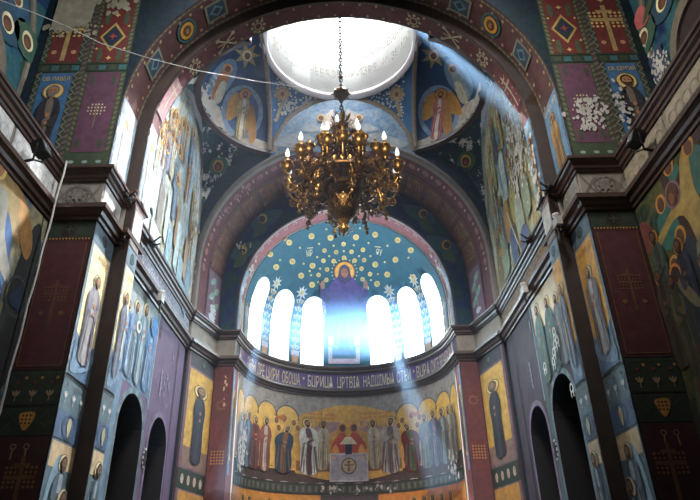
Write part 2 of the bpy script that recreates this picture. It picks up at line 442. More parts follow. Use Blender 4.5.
for az in DW:
    a = math.radians(az); d = Vector((math.sin(a), math.cos(a), 0)); e = Vector((math.cos(a), -math.sin(a), 0))
    cs.append(prism(arch_out(.5, 22.6, 24.9), Vector((0, YC, 0)), e, EZ, d, 2.3, 4.0))
cut(drum, cs)
pane_d = glow('drum_daylight_pane', (.86, .93, 1.0), 26.0); pane_s = glow('drum_sunny_pane', (.88, .94, 1.0), 150.0)
for i, az in enumerate(DW):
    a = math.radians(az); d = Vector((math.sin(a), math.cos(a), 0)); e = Vector((math.cos(a), -math.sin(a), 0)); o0 = Vector((0, YC, 0))
    fr = MB(); out = arch_out(.5, 22.6, 24.9); inn = arch_out(.45, 22.66, 24.84)
    A = [o0+d*3.1+e*u+EZ*z for u, z in out]; B = [o0+d*3.1+e*u+EZ*z for u, z in inn]
    fr.grid([[p+d*.06 for p in A], A, B, [p+d*.06 for p in B]], frame_m, False, True)
    w = struct(fr, 'window_%d' % (i+7)); g = MB(); g.poly([o0+d*3.13+e*u+EZ*z for u, z in inn][::-1], pane_s if 40 < az < 150 else pane_d); struct(g, 'glass', w)
mb = MB(); mb.lathe([(RD+.08, ZD-.42), (RD+.0, ZD-.40), (RD-.03, ZD-.30), (RD-.07, ZD-.28), (RD-.08, ZD-.18), (RD-.02, ZD-.12), (RD, ZD-.05)], (0, YC, 0), paint('ring_white', (214, 205, 205), var=.1), 72)
struct(mb, 'trim_ring_dome')

# grey mouldings round the big arches
def arch_mould(R, z0, y, prof, m, name, n=48):
    mb = MB(); a = arch_pts(R, z0, ZU1-.3, n); c = (0, z0); rows = []
    for i, (x, z) in enumerate(a):
        if i == 0: dx, dz = -1, 0
        elif i == len(a)-1: dx, dz = 1, 0
        else: t = PI*(i-1)/n; dx, dz = -math.cos(t), math.sin(t)
        rows.append([(x+dx*r, y+d, z+dz*r) for r, d in prof])
    mb.grid(rows, m, False); return struct(mb, name)
arch_mould(W1, ZE, YE, [(.16, 0), (.15, -.06), (.09, -.1), (.02, -.1), (-.05, -.06), (-.09, .1)], greymould, 'trim_arch_bema')
arch_mould(4.2, 9.67, YF, [(.06, 0), (.05, -.04), (-.02, -.04), (-.03, .1)], redbrown, 'trim_arch_apse')
# ------------------------------------------------------------------ painting on the walls
from mathutils.bvhtree import BVHTree
def bvh(*names):
    vs, fs = [], []
    for n_ in names:
        o = bpy.data.objects[n_]; k = len(vs); vs += [v.co.copy() for v in o.data.vertices]; fs += [[i+k for i in p.vertices] for p in o.data.polygons]
    return BVHTree.FromPolygons(vs, fs)
def on_mesh(*names):
    t = bvh(*names)
    def f(u, v):
        d = ray((u, v)).normalized(); h = t.ray_cast(CAM, d, 80)
        if h[0] is None: return None
        n_ = h[1] if h[1].dot(d) < 0 else -h[1]
        return h[0], n_
    return f
def on_plane(axis, c, sgn):
    """u, v in metres on a wall plane: axis 0 -> (y, z), axis 1 -> (x, z)"""
    if axis == 0: return lambda u, v: (Vector((c, u, v)), Vector((sgn, 0, 0)))
    return lambda u, v: (Vector((u, c, v)), Vector((0, sgn, 0)))
def px_plane(axis, c, sgn):
    def f(u, v):
        d = ray((u, v)); t = (c-CAM[axis])/d[axis]; return CAM+d*t, (Vector((sgn, 0, 0)) if axis == 0 else Vector((0, sgn, 0)))
    return f
def on_apse(u, v, R=RA):
    """u metres round the wall from the axis, v height"""
    a = u/R; return Vector((R*math.sin(a), YA+R*math.cos(a), v)), Vector((-math.sin(a), -math.cos(a), 0))
def on_soffit(R, z0):
    """u metres along the arch from the crown (negative = north), v = y"""
    def f(u, v):
        q = R*PI/2
        if abs(u) <= q:
            a = u/R; return Vector((R*math.sin(a), v, z0+R*math.cos(a))), Vector((-math.sin(a), 0, -math.cos(a)))
        s = 1 if u > 0 else -1
        return Vector((s*R, v, z0-(abs(u)-q))), Vector((-s, 0, 0))
    return f
def soffit_uv(p, R, z0):
    d = ray(p); a = d.x**2+d.z**2; b = 2*(CAM.x*d.x+(CAM.z-z0)*d.z); c = CAM.x**2+(CAM.z-z0)**2-R*R
    t = (-b+math.sqrt(b*b-4*a*c))/2/a; q = CAM+d*t; return R*math.atan2(q.x, q.z-z0), q.y
def on_splay(u, v):
    """u metres along (negative = north) measured at radius 5.1, v 0..1 from the bay to the ring"""
    R = W1+(4.87-W1)*v; z0 = ZE+(10.3-ZE)*v; y = YE+(YF-YE)*v; q = 5.1*PI/2
    if abs(u) <= q:
        a = u/5.1; return Vector((R*math.sin(a), y, z0+R*math.cos(a))), Vector((-math.sin(a), -.25, -math.cos(a))).normalized()
    s = 1 if u > 0 else -1
    return Vector((s*R, y, z0-(abs(u)-q))), Vector((-s, -.25, 0)).normalized()

def sm(pts, k=4):
    """smooth closed outline through the points"""
    n = len(pts); out = []
    for i in range(n):
        p0, p1, p2, p3 = pts[i-1], pts[i], pts[(i+1) % n], pts[(i+2) % n]
        for j in range(k):
            t = j/k; t2 = t*t; t3 = t2*t
            out.append(tuple(.5*(2*p1[c]+(p2[c]-p0[c])*t+(2*p0[c]-5*p1[c]+4*p2[c]-p3[c])*t2+(3*p1[c]-p0[c]-3*p2[c]+p3[c])*t3) for c in (0, 1)))
    return out
MATCOL = {}
def shade(m, k):
    c = MATCOL.get(m.name)
    return K(*[int(min(235, x*k)//6*6) for x in c]) if c else m
def K(r, g, b, var=.3, rough=.7, flake=0., scale=5.):
    nm_ = 'paint_%d_%d_%d%s' % (r, g, b, '_worn' if flake else ''); MATCOL[nm_] = (r, g, b)
    return paint('paint_%d_%d_%d%s' % (r, g, b, '_worn' if flake else ''), (r, g, b), rough=rough, var=var, flake=flake, scale=scale, grime=.26)
class Paint:
    def __init__(s, f, step=None, px=False): s.f = f; s.mb = MB(); s.step = step; s.px = px; s.base = .008; s.n = 0
    def put(s, u, v, L):
        h = s.f(u, v)
        if h is None: return None
        return h[0]+h[1]*(s.base+.006*L+.0003*(s.n % 19))
    def tri(s, a, b, c, m, L, depth=0):
        if s.step and depth < 9:
            ls = [(math.dist(a, b), 0), (math.dist(b, c), 1), (math.dist(c, a), 2)]; l, i = max(ls)
            if l > s.step:
                P = [a, b, c]; p, q, r = P[i], P[(i+1) % 3], P[(i+2) % 3]; mid = ((p[0]+q[0])/2, (p[1]+q[1])/2)
                s.tri(p, mid, r, m, L, depth+1); s.tri(mid, q, r, m, L, depth+1); return
        A, B, C = s.put(*a, L), s.put(*b, L), s.put(*c, L)
        if A is None or B is None or C is None: return
        if s.px and max((A-B).length, (B-C).length, (A-C).length) > 3.0: return
        s.mb.poly([A, B, C], m)
    def poly(s, pts, m, L=0):
        pts = [(p[0], p[1]) for p in pts]; s.n += 1
        for t in tessellate_polygon([[Vector((p[0], p[1], 0)) for p in pts]]):
            s.tri(pts[t[0]], pts[t[1]], pts[t[2]], m, L)
    def smooth(s, pts, m, L=0, k=3): s.poly(sm(pts, k), m, L)
    def rect(s, u0, v0, u1, v1, m, L=0): s.poly([(u0, v0), (u1, v0), (u1, v1), (u0, v1)], m, L)
    def ell(s, u, v, ru, rv, m, L=0, n=18, rot=0.):
        c, q = math.cos(rot), math.sin(rot)
        s.poly([(u+ru*math.cos(2*PI*i/n)*c-rv*math.sin(2*PI*i/n)*q, v+ru*math.cos(2*PI*i/n)*q+rv*math.sin(2*PI*i/n)*c) for i in range(n)], m, L)
    def star(s, u, v, r, m, L=0, k=8, inner=.45, rot=0., asp=1.):
        s.poly([(u+asp*(r if i % 2 == 0 else r*inner)*math.cos(rot+PI*i/k), v+(r if i % 2 == 0 else r*inner)*math.sin(rot+PI*i/k)) for i in range(2*k)], m, L)
    def ringp(s, u, v, r0, r1, m, L=0, n=24, asp=1.):
        for i in range(n):
            a, b = 2*PI*i/n, 2*PI*(i+1)/n
            s.poly([(u+asp*r0*math.cos(a), v+r0*math.sin(a)), (u+asp*r1*math.cos(a), v+r1*math.sin(a)), (u+asp*r1*math.cos(b), v+r1*math.sin(b)), (u+asp*r0*math.cos(b), v+r0*math.sin(b))], m, L)
    def line(s, pts, w, m, L=0):
        for (a, b) in zip(pts, pts[1:]):
            dx, dy = b[0]-a[0], b[1]-a[1]; l = math.hypot(dx, dy) or 1; nx, ny = -dy/l*w/2, dx/l*w/2
            s.poly([(a[0]+nx, a[1]+ny), (b[0]+nx, b[1]+ny), (b[0]-nx, b[1]-ny), (a[0]-nx, a[1]-ny)], m, L)
    def text(s, txt, u, v, h, m, L=1, cond=.6, width=None, across=(1, 0), upv=(0, 1)):
        """lettering: (u, v) is the left end of the baseline"""
        cu_ = bpy.data.curves.new('t', 'FONT'); cu_.body = txt; cu_.size = 1; ob = bpy.data.objects.new('t', cu_); COL.objects.link(ob)
        me = bpy.data.meshes.new_from_object(ob.evaluated_get(dg())); bpy.data.objects.remove(ob); bpy.data.curves.remove(cu_)
        if not me.vertices: return
        xs = [p.co.x for p in me.vertices]; x0, x1 = min(xs), max(xs); hh = h/.73
        k = (width/(x1-x0)) if width else hh*cond
        def tr(co): X = (co.x-x0)*k; Y = co.y*hh; return (u+across[0]*X+upv[0]*Y, v+across[1]*X+upv[1]*Y)
        for p in me.polygons:
            P = [tr(me.vertices[i].co) for i in p.vertices]
            for j in range(1, len(P)-1): s.tri(P[0], P[j], P[j+1], m, L)
        bpy.data.meshes.remove(me)
    def figure(s, base, top, w, robe, tunic, skin=None, hair=None, halo=None, across=(1, 0), L=2, lean=0., wings=None, fold=None, bend=0., arm=1, hr=.085, hy=None):
        """a standing robed figure: base = between the feet, top = crown of the head"""
        skin = skin or K(146, 98, 66); hair = hair or K(52, 34, 26); B = (top[0]-base[0], top[1]-base[1]); A = (across[0]*w, across[1]*w)
        def T(a, b):
            a += lean*b + bend*max(0, b-.6)**1.3*2.2
            return (base[0]+A[0]*a+B[0]*b, base[1]+A[1]*a+B[1]*b)
        def S_(pts, m, l, k=3): s.poly(sm([T(*p) for p in pts], k), m, l)
        def E_(a, b, ra, rb, m, l, n=14): s.poly([T(a+ra*math.cos(2*PI*i/n), b+rb*math.sin(2*PI*i/n)) for i in range(n)], m, l)
        hw = math.hypot(*B)/w     # height in widths
        if wings:
            S_([(-.15, .78), (-.55, .95), (-.95, .80), (-.9, .45), (-.6, .2), (-.45, .5)], wings, L); S_([(.15, .78), (.55, .95), (.95, .80), (.9, .45), (.6, .2), (.45, .5)], wings, L)
        if halo: E_(0, .925, hr*hw*1.14, hr*1.14, shade(halo, .5), L+.5, 20); E_(0, .925, hr*hw, hr, halo, L+1, 20)
        S_([(-.30, .0), (-.42, .18), (-.40, .45), (-.48, .66), (-.36, .80), (-.13, .855), (.13, .855), (.36, .80), (.48, .66), (.40, .45), (.44, .18), (.30, .0), (0, -.02)], robe, L+2)
        S_([(-.10, .0), (-.14, .3), (-.10, .6), (-.13, .82), (.12, .82), (.16, .6), (.10, .3), (.14, .0)], tunic, L+3)
        rd, rl = shade(robe, .62), shade(robe, 1.28)
        for q in ((-.38, .04, -.30, .60, .035), (-.27, .02, -.16, .40, .028), (.36, .04, .30, .55, .035), (.25, .02, .20, .34, .028), (-.33, .62, -.05, .50, .03), (.36, .62, .18, .40, .03)):
            S_([(q[0]-q[4], q[1]), (q[2]-.012, q[3]), (q[2]+.012, q[3]), (q[0]+q[4], q[1])], rd, L+3, 2)
        for q in ((-.32, .06, -.25, .5, .02), (.31, .06, .26, .46, .02), (-.40, .66, -.24, .78, .03), (.30, .66, .38, .76, .03)):
            S_([(q[0]-q[4], q[1]), (q[2]-.012, q[3]), (q[2]+.012, q[3]), (q[0]+q[4], q[1])], rl, L+3, 2)
        td = shade(tunic, .68); S_([(-.03, .02), (-.02, .55), (.01, .55), (.03, .02)], td, L+3, 2); S_([(.07, .02), (.05, .4), (.08, .4), (.11, .02)], td, L+3, 2)
        if fold:
            for q in ((-.36, .1, -.22, .62), (.34, .08, .20, .6), (-.25, .05, -.30, .4), (.24, .45, .40, .72)):
                S_([(q[0]-.03, q[1]), (q[2]-.03, q[3]), (q[2]+.03, q[3]), (q[0]+.03, q[1])], fold, L+3, 2)
        if arm:
            S_([(-.44, .66), (-.30, .56), (-.02, .60), (.0, .66), (-.22, .66), (-.36, .76)], robe, L+4, 2); E_(.04, .64, .09, .026, skin, L+5, 8)
            S_([(.44, .66), (.34, .50), (.10, .52), (.08, .57), (.26, .62), (.36, .76)], robe, L+4, 2); E_(.05, .545, .08, .024, skin, L+5, 8)
        S_([(-.07, .84), (.07, .84), (.06, .88), (-.06, .88)], skin, L+3, 2)
        E_(0, .935, .062*hw, .066, hair, L+4); E_(0, .925, .045*hw, .052, skin, L+5)
        if hair: S_([(-.042*hw, .905), (0, .90), (.042*hw, .905), (.03*hw, .865), (0, .85), (-.03*hw, .865)], hair, L+6, 2)
        for q in (-.018, .018): E_(q*hw, .933, .009*hw, .006, K(30, 22, 20), L+6, 6)
        return s
    def obj(s, name, label, cat='mural', group=None):
        if not s.mb.f: return None
        return thing(s.mb, name, label, cat, group)
    def struct(s, name):
        o = s.mb.build(name); o['kind'] = 'structure'; return o

GOLD = K(208, 170, 92, .18, .5); GOLD2 = K(228, 196, 120, .15, .5); OCHRE = K(196, 140, 62); DKGREEN = K(38, 52, 40); DKGREEN2 = K(56, 72, 50)
WHITEP = K(222, 220, 208); CREAM = K(224, 208, 168); NAVY = K(28, 40, 74); BLUE = K(58, 96, 140); PALEBLUE = K(128, 158, 184); TEAL = K(54, 104, 108)
RED = K(128, 46, 36); BROWN = K(90, 60, 42); DKBROWN = K(52, 36, 30); GREY = K(130, 124, 118); LILAC = K(126, 104, 130); ROSE = K(176, 112, 104); MAROON = K(86, 38, 44); PURPLE = K(96, 58, 80)
GREENP = K(70, 96, 60); ORANGE = K(204, 116, 46); FLESH = K(176, 122, 84); BLACK = K(26, 20, 20); BLUEGREY = K(96, 116, 128); SAGE = K(120, 134, 112); WORN = K(192, 188, 180, .2)
SIDES = ((-1, 'north', 'left'), (1, 'south', 'right'))

def zigzag(P, u0, v0, u1, v1, amp, n, w, m, L=1):
    pts = []; dx, dy = u1-u0, v1-v0; l = math.hypot(dx, dy); nx, ny = -dy/l*amp, dx/l*amp
    for i in range(n+1):
        t = i/n; s_ = 1 if i % 2 else -1; pts.append((u0+dx*t+nx*s_, v0+dy*t+ny*s_))
    P.line(pts, w, m, L)
def lily(P, u, v, h, m, L=2):
    for a in (-.5, 0, .5): P.ell(u+math.sin(a)*h*.5, v+math.cos(a)*h*.55, h*.13, h*.36, m, L, 10, -a)
    P.line([(u, v-h*.4), (u, v+h*.2)], h*.1, m, L)
def flakes(P, spots, m=None, L=6, seed=1, r=.12):
    rg = random.Random(seed)
    for (u, v, su, sv, n_) in spots:
        for _ in range(n_):
            x, y = u+rg.gauss(0, su), v+rg.gauss(0, sv); q = r*rg.uniform(.3, 1.2)
            P.poly(sm([(x+q*rg.uniform(.4, 1)*math.cos(k), y+q*rg.uniform(.5, 1.5)*math.sin(k)) for k in (0, 1, 2, 3, 4, 5)], 2), m or WORN, L)
def cross(P, u, v, h, m, L=2, dots=None):
    P.rect(u-h*.035, v-h*.5, u+h*.035, v+h*.5, m, L); P.rect(u-h*.26, v+h*.14, u+h*.26, v+h*.21, m, L); P.rect(u-h*.13, v+h*.33, u+h*.13, v+h*.39, m, L)
    if dots:
        for a in (-1, 1):
            for b in (-1, 1):
                for i in range(3):
                    for j in range(2): P.ell(u+a*h*(.09+.075*i), v+h*.175+b*h*(.075+.075*j), h*.025, h*.025, dots, L, 8)

HALO_LIGHT = K(232, 218, 172)
# ---- piers: west faces and inner faces
for sx, side, hand in SIDES:
    X = lambda a: sx*a
    wf = on_plane(1, Y1, -1)
    # west face below the cornice
    P = Paint(wf); a, b = (-WN, -W1) if sx < 0 else (W1, WN); c = (a+b)/2
    P.rect(a+.02, 6.58, b-.02, 7.02, DKGREEN); P.ringp(c, 6.80, .13, .17, DKBROWN, 1); P.ell(c, 6.8, .13, .13, BLACK, 1); P.rect(c-.1, 6.785, c+.1, 6.815, DKGREEN2, 2); P.rect(c-.015, 6.7, c+.015, 6.9, DKGREEN2, 2)
    for i in range(14): P.rect(a+.06+i*.07, 6.55, a+.095+i*.07, 6.585, OCHRE, 1)
    P.obj('ornament_mural', 'dark green band with a black roundel at the head of the %s pier' % hand, 'mural')
    P = Paint(wf); P.rect(a+.02, 3.66, b-.02, 6.55, K(70, 30, 32)); P.rect(a+.10, 3.74, b-.10, 6.47, MAROON, 1)
    for x in (a+.1, b-.1): P.line([(x, 3.74), (x, 6.47)], .014, K(130, 92, 50), 2)
    P.line([(a+.1, 3.74), (b-.1, 3.74)], .014, K(130, 92, 50), 2)
    cross(P, c, 5.1, .95, K(104, 66, 46), 2, K(124, 80, 48)); P.ell(c-.2, 4.83, .05, .05, K(122, 84, 48), 2); P.ell(c+.2, 4.83, .05, .05, K(122, 84, 48), 2)
    P.obj('ornament_mural', 'tall maroon panel with a faint gold cross on the front of the %s pier' % hand, 'mural')
    P = Paint(wf); P.rect(a+.02, 2.42, b-.02, 3.64, DKGREEN)
    for i in range(16): P.rect(a+.05+i*.062, 3.58, a+.085+i*.062, 3.63, DKGREEN2, 1)
    for i in range(3):
        lily(P, a+.22+i*.32, 3.12, .17, K(168, 140, 110)); P.ell(a+.22+i*.32, 3.42, .03, .03, RED, 2); P.ell(a+.36+i*.3, 3.5, .03, .03, OCHRE, 2)
    P.rect(a+.02, 2.96, b-.02, 2.99, BLACK, 1)
    P.smooth([(c-.13, 2.82), (c+.14, 2.84), (c+.12, 2.66), (c, 2.5), (c-.1, 2.64)], OCHRE, 2)
    for i in range(3):
        for j in range(3): P.ell(c-.07+i*.07, 2.78-j*.07, .022, .022, DKGREEN, 3, 8)
    P.line([(c-.4, 2.56), (c-.2, 2.7), (c-.4, 2.86)], .02, DKGREEN2, 1); P.line([(c+.4, 2.56), (c+.2, 2.7), (c+.4, 2.86)], .02, DKGREEN2, 1)
    P.obj('ornament_mural', 'dark green band of pale lilies and a gold vase on the %s pier' % hand, 'mural')
    P = Paint(wf); P.rect(a+.02, FL, b-.02, 2.40, K(66, 32, 34))
    for q in (-.12, .12): P.ringp(c+q, 2.22, .035, .055, K(150, 126, 90), 2); P.line([(c+q, 2.18), (c+q*1.1, 2.0)], .03, K(150, 126, 90), 2)
    cross(P, c-sx*.12, 1.5, 1.1, K(112, 78, 44), 2, K(140, 96, 48))
    P.obj('ornament_mural', 'lowest maroon panel with a gold dotted cross on the %s pier' % hand, 'mural')
    # west face above the cornice: inner strip
    P = Paint(wf); a, b = (-6.50, -5.42) if sx < 0 else (5.42, 6.50); c = (a+b)/2
    P.rect(a, ZU1, b, 8.86, DKGREEN2)
    for i in range(3): P.ell(a+.22+i*.32, 8.62, .07, .045, K(140, 160, 150), 1, 10)
    P.rect(a, 8.86, b, 11.45, DKGREEN2); P.rect(a+.14, 8.9, b-.14, 11.42, PURPLE, 1)
    for x in (a+.07, b-.07):
        for i in range(16): P.ell(x, 9.0+i*.155, .04, .065, K(104, 100, 76), 1, 8, .5 if x == a+.07 else -.5)
    for q in (-1, 1):
        for z in (9.15, 11.15): P.ell(c+q*.27, z, .05, .16, DKGREEN2, 2, 10)
    for i in range(6):
        for j in range(4):
            if not (i in (0, 5) and j in (0, 3)): P.ell(c-.2+i*.08, 10.05+j*.1, .022, .028, K(200, 186, 150), 2, 6)
    P.rect(c-.015, 9.6, c+.015, 10.4, K(124, 100, 80), 2)
    if sx > 0: flakes(P, [(c+.02, 9.75, .2, .2, 90), (c+.22, 10.15, .1, .12, 40), (c-.1, 9.45, .12, .1, 24)], L=4, seed=4, r=.06)
    P.obj('ornament_mural', 'purple painted panel above the cornice of the %s pier' % hand, 'mural')
    P = Paint(wf); P.rect(a, 11.47, b, 11.72, DKGREEN)
    for i in range(4): P.rect(a+.08+i*.26, 11.51, a+.27+i*.26, 11.68, (DKGREEN2, TEAL)[i % 2], 1)
    P.rect(a, 11.74, b, 16.5, DKGREEN2); P.rect(a+.14, 11.78, b-.14, 16.5, K(112, 40, 38), 1)
    for x in (a+.07, b-.07):
        for i in range(30): P.ell(x, 11.84+i*.155, .04, .065, K(120, 108, 80), 1, 8, .5 if x == a+.07 else -.5)
    P.poly([(c, 13.22), (c+.34, 12.68), (c, 12.14), (c-.34, 12.68)], K(200, 168, 96), 2); P.poly([(c, 13.10), (c+.27, 12.68), (c, 12.26), (c-.27, 12.68)], DKGREEN, 3); P.poly([(c, 12.98), (c+.2, 12.68), (c, 12.38), (c-.2, 12.68)], NAVY, 4)
    P.star(c, 12.68, .14, K(170, 70, 50), 5, 4, .3)
    for q in (-1, 1):
        for z in (12.02, 13.38): P.ell(c+q*.25, z, .075, .26, K(74, 84, 60), 2, 12)
        P.star(c+q*.36, 13.08, .05, GOLD2, 2, 4); P.star(c+q*.36, 12.25, .05, GOLD2, 2, 4)
    P.star(c, 13.5, .08, GOLD2, 2, 4); P.star(c, 11.92, .08, GOLD2, 2, 4)
    P.ell(c-.2, 14.3, .075, .26, K(74, 84, 60), 2, 12); P.ell(c+.25, 14.3, .075, .26, K(74, 84, 60), 2, 12); P.poly([(c, 15.6), (c+.34, 15.0), (c, 14.5), (c-.34, 15.0)], K(200, 168, 96), 2)
    if sx < 0: flakes(P, [(c-.1, 14.25, .28, .28, 46)], K(170, 160, 136), 4, 8, .13)
    P.obj('ornament_mural', 'red panel with a gold framed diamond above the %s pier' % hand, 'mural')
    P = Paint(wf); u_ = sx*6.55; P.rect(u_-.07, ZU1, u_+.07, 16.5, K(70, 62, 56), 1)
    for i in range(46): P.poly([(u_-.06, 8.45+i*.17), (u_+.06, 8.52+i*.17), (u_+.06, 8.59+i*.17), (u_-.06, 8.52+i*.17)], K(104, 94, 80), 2)
    P.obj('ornament_band', 'twisted grey border between the two painted strips of the %s pier' % hand, 'mural')
    # outer strip: saint on blue, red cross panel
    a, b = (-7.70, -6.60) if sx < 0 else (6.60, 7.70); c = (a+b)/2
    P = Paint(wf); P.rect(a, ZU1-.02, b, 11.45, DKGREEN2); P.rect(a+.16, ZU1-.02, b-.16, 11.42, K(56, 104, 146), 1)
    for x in (a+.08, b-.08): zigzag(P, x, 8.4, x, 11.45, .06, 26, .035, K(116, 114, 104), 2)
    P.text('СВ. ПАВЕЛ' if sx < 0 else 'СВ. СЕРГИЙ', c-.34, 11.16, .13, GOLD2, 2, .55, .68)
    P.figure((c, 8.3), (c+.02, 11.0), .62, K(40, 40, 50), K(116, 104, 92), FLESH, K(120, 110, 104) if sx < 0 else None, GOLD2, L=2, hr=.09)
    if sx > 0: flakes(P, [(c-.3, 9.9, .08, .35, 70), (c-.1, 8.8, .3, .12, 50), (c+.32, 9.7, .05, .3, 20)], L=12, seed=5, r=.055)
    P.obj('saint_mural', 'haloed saint in a dark robe on blue above the %s cornice' % hand, 'mural')
    P = Paint(wf); P.rect(a, 11.47, b, 11.72, DKGREEN)
    for i in range(4): P.rect(a+.08+i*.26, 11.51, a+.27+i*.26, 11.68, (DKGREEN2, TEAL)[i % 2], 1)
    P.rect(a, 11.74, b, 16.5, DKGREEN2); P.rect(a+.16, 11.78, b-.16, 16.5, K(112, 40, 38), 1)
    for x in (a+.08, b-.08): zigzag(P, x, 11.8, x, 16, .06, 36, .035, K(116, 114, 104), 2)
    cross(P, c, 12.7, 1.7, K(190, 160, 100), 2, GOLD2); P.ell(c-.25, 12.15, .07, .07, K(200, 150, 110), 2); P.ell(c+.25, 12.15, .07, .07, K(200, 150, 110), 2)
    P.star(c, 13.75, .1, GOLD2, 2, 4)
    if sx < 0: P.poly([(a+.02, 13.1), (c, 13.0), (b-.05, 13.25), (b, 16.4), (a, 16.4)], K(176, 166, 140, .2, .8, .3), 4); flakes(P, [(c, 13.05, .4, .14, 40)], K(176, 166, 140), 5, 3)
    P.obj('ornament_mural', 'red panel with a tall gold cross above the %s saint on blue' % hand, 'mural')

    # inner faces of the two orders, below the cornice
    for k, (xx, ya, yb) in enumerate(((W1, Y1, Y2), (W2, Y2, Y3))):
        f = on_plane(0, sx*xx, -sx); c = (ya+yb)/2+.02; hw = (yb-ya)/2
        nm = ('front', 'recessed')[k]
        P = Paint(f); P.rect(ya+.01, 6.58, yb-.01, 7.02, BLUEGREY); P.ringp(c, 6.8, .10, .14, DKGREEN, 1); P.ell(c, 6.8, .1, .1, K(70, 86, 92), 1); P.rect(c-.07, 6.79, c+.07, 6.81, DKGREEN, 2); P.rect(c-.012, 6.72, c+.012, 6.88, DKGREEN, 2)
        P.obj('ornament_mural', 'grey blue block with a roundel over the %s gold saint of the %s pier' % (nm, hand), 'mural')
        P = Paint(f); P.rect(ya+.01, 3.6, yb-.01, 6.56, K(112, 130, 140)); g0, g1 = ya+hw*.18, yb-hw*.12
        P.rect(g0, 4.3, g1, 6.5, K(232, 212, 160) if sx < 0 else K(196, 144, 62), 1)  # same gold on both sides, left copy paled for its strong light
        P.poly([(g0, 3.62), (g1, 3.62), (g1, 4.45), (c+.1, 4.2), (c-.1, 4.3), (g0, 4.5)], K(84, 112, 140), 2)
        P.smooth([(g0, 3.7), (c, 3.75), (g1, 4.0), (g1, 4.3), (c+.1, 4.1), (g0+.1, 4.2)], K(110, 136, 160), 3)
        P.text(('СВ. ФИЛАРЕТ', 'СВ. САВВА')[k], g0+.06, 6.26, .12, K(150, 104, 66), 2, .5, (g1-g0)-.12)
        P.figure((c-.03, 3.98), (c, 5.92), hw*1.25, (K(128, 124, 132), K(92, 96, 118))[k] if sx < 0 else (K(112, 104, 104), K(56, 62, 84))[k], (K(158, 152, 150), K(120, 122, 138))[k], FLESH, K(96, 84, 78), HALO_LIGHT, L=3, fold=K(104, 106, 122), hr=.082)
        P.obj('saint_mural', 'saint on gold ground on the %s inner face of the %s pier' % (nm, hand), 'mural')
        P = Paint(f); P.rect(ya+.01, 2.42, yb-.01, 3.57, K(86, 108, 116)); P.rect(ya+.01, 2.42, yb-.01, 2.93, K(70, 92, 122), 1); P.rect(ya+.01, 3.54, yb-.01, 3.57, DKGREEN, 1)
        n_ = 3 if k == 0 else 2
        for i in range(n_): lily(P, ya+(yb-ya)*(i+.5)/n_, 3.14, .17, K(196, 192, 188)); P.ell(ya+(yb-ya)*(i+.5)/n_, 3.42, .03, .03, RED, 2)
        P.ringp(c, 2.68, .2, .225, K(58, 76, 104), 2, 20, 1.3); P.smooth([(c-.09, 2.72), (c, 2.86), (c+.09, 2.74), (c+.05, 2.58), (c, 2.48), (c-.05, 2.58)], K(178, 168, 130), 3)
        P.obj('ornament_mural', 'blue grey band of white lilies below the %s saint of the %s pier' % (nm, hand), 'mural')
        P = Paint(f); P.rect(ya+.01, FL, yb-.01, 2.40, K(84, 104, 112)); P.rect(ya+.04, 1.9, yb-.04, 2.36, K(196, 168, 128), 1)
        P.smooth([(ya+.1, -1), (ya+.1, 1.2), (ya+.3, 2.0), (c+.05, 2.1), (c+.2, 1.2), (c+.1, -1)], K(120, 146, 160), 2)
        P.figure((c-.05, .2), (c+.05, 2.15), hw*1.1, K(76, 92, 104), K(150, 166, 176), K(120, 84, 62), None, HALO_LIGHT, L=3)
        if k == 0: P.figure((c+.12, -.6), (c+.2, 1.55), hw*.9, K(60, 76, 92), K(134, 150, 160), K(120, 84, 62), None, HALO_LIGHT, L=9)
        P.obj('saint_mural', 'lowest scene of haloed figures in blue on the %s inner face of the %s pier' % (nm, hand), 'mural')
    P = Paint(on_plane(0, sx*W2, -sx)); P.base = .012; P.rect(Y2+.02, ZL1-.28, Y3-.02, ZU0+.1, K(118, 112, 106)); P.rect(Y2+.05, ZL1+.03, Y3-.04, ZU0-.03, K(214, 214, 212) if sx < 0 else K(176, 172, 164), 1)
    P.obj('frieze_mural', 'pale blank frieze panel on the recessed order of the %s pier' % hand, 'mural')
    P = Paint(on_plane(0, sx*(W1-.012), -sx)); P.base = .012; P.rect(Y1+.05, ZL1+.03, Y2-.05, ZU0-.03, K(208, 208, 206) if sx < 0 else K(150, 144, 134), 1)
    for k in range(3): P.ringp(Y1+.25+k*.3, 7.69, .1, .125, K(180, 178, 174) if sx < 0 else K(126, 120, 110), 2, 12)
    P.obj('frieze_mural', 'pale scrolled frieze panel on the inner face of the %s pier' % hand, 'mural')
    # ornament roundels of the frieze on the pier
    P = Paint(on_plane(1, Y1-.02, -1)); a, b = (-WN, -W1) if sx < 0 else (W1, WN); c = (a+b)/2
    for q in (-1, 1): P.line([(c+q*.5, 7.42), (c+q*.2, 7.9), (c, 7.69), (c+q*.2, 7.45), (c+q*.5, 7.95)], .022, K(104, 98, 90), 1)
    P.star(c, 7.69, .2, K(122, 116, 106), 1, 8, .6); P.ringp(c, 7.69, .22, .25, K(104, 98, 90), 1)
    P.obj('ornament_mural', 'grey frieze panel with scrolled diamond on the %s pier cornice' % hand, 'mural')

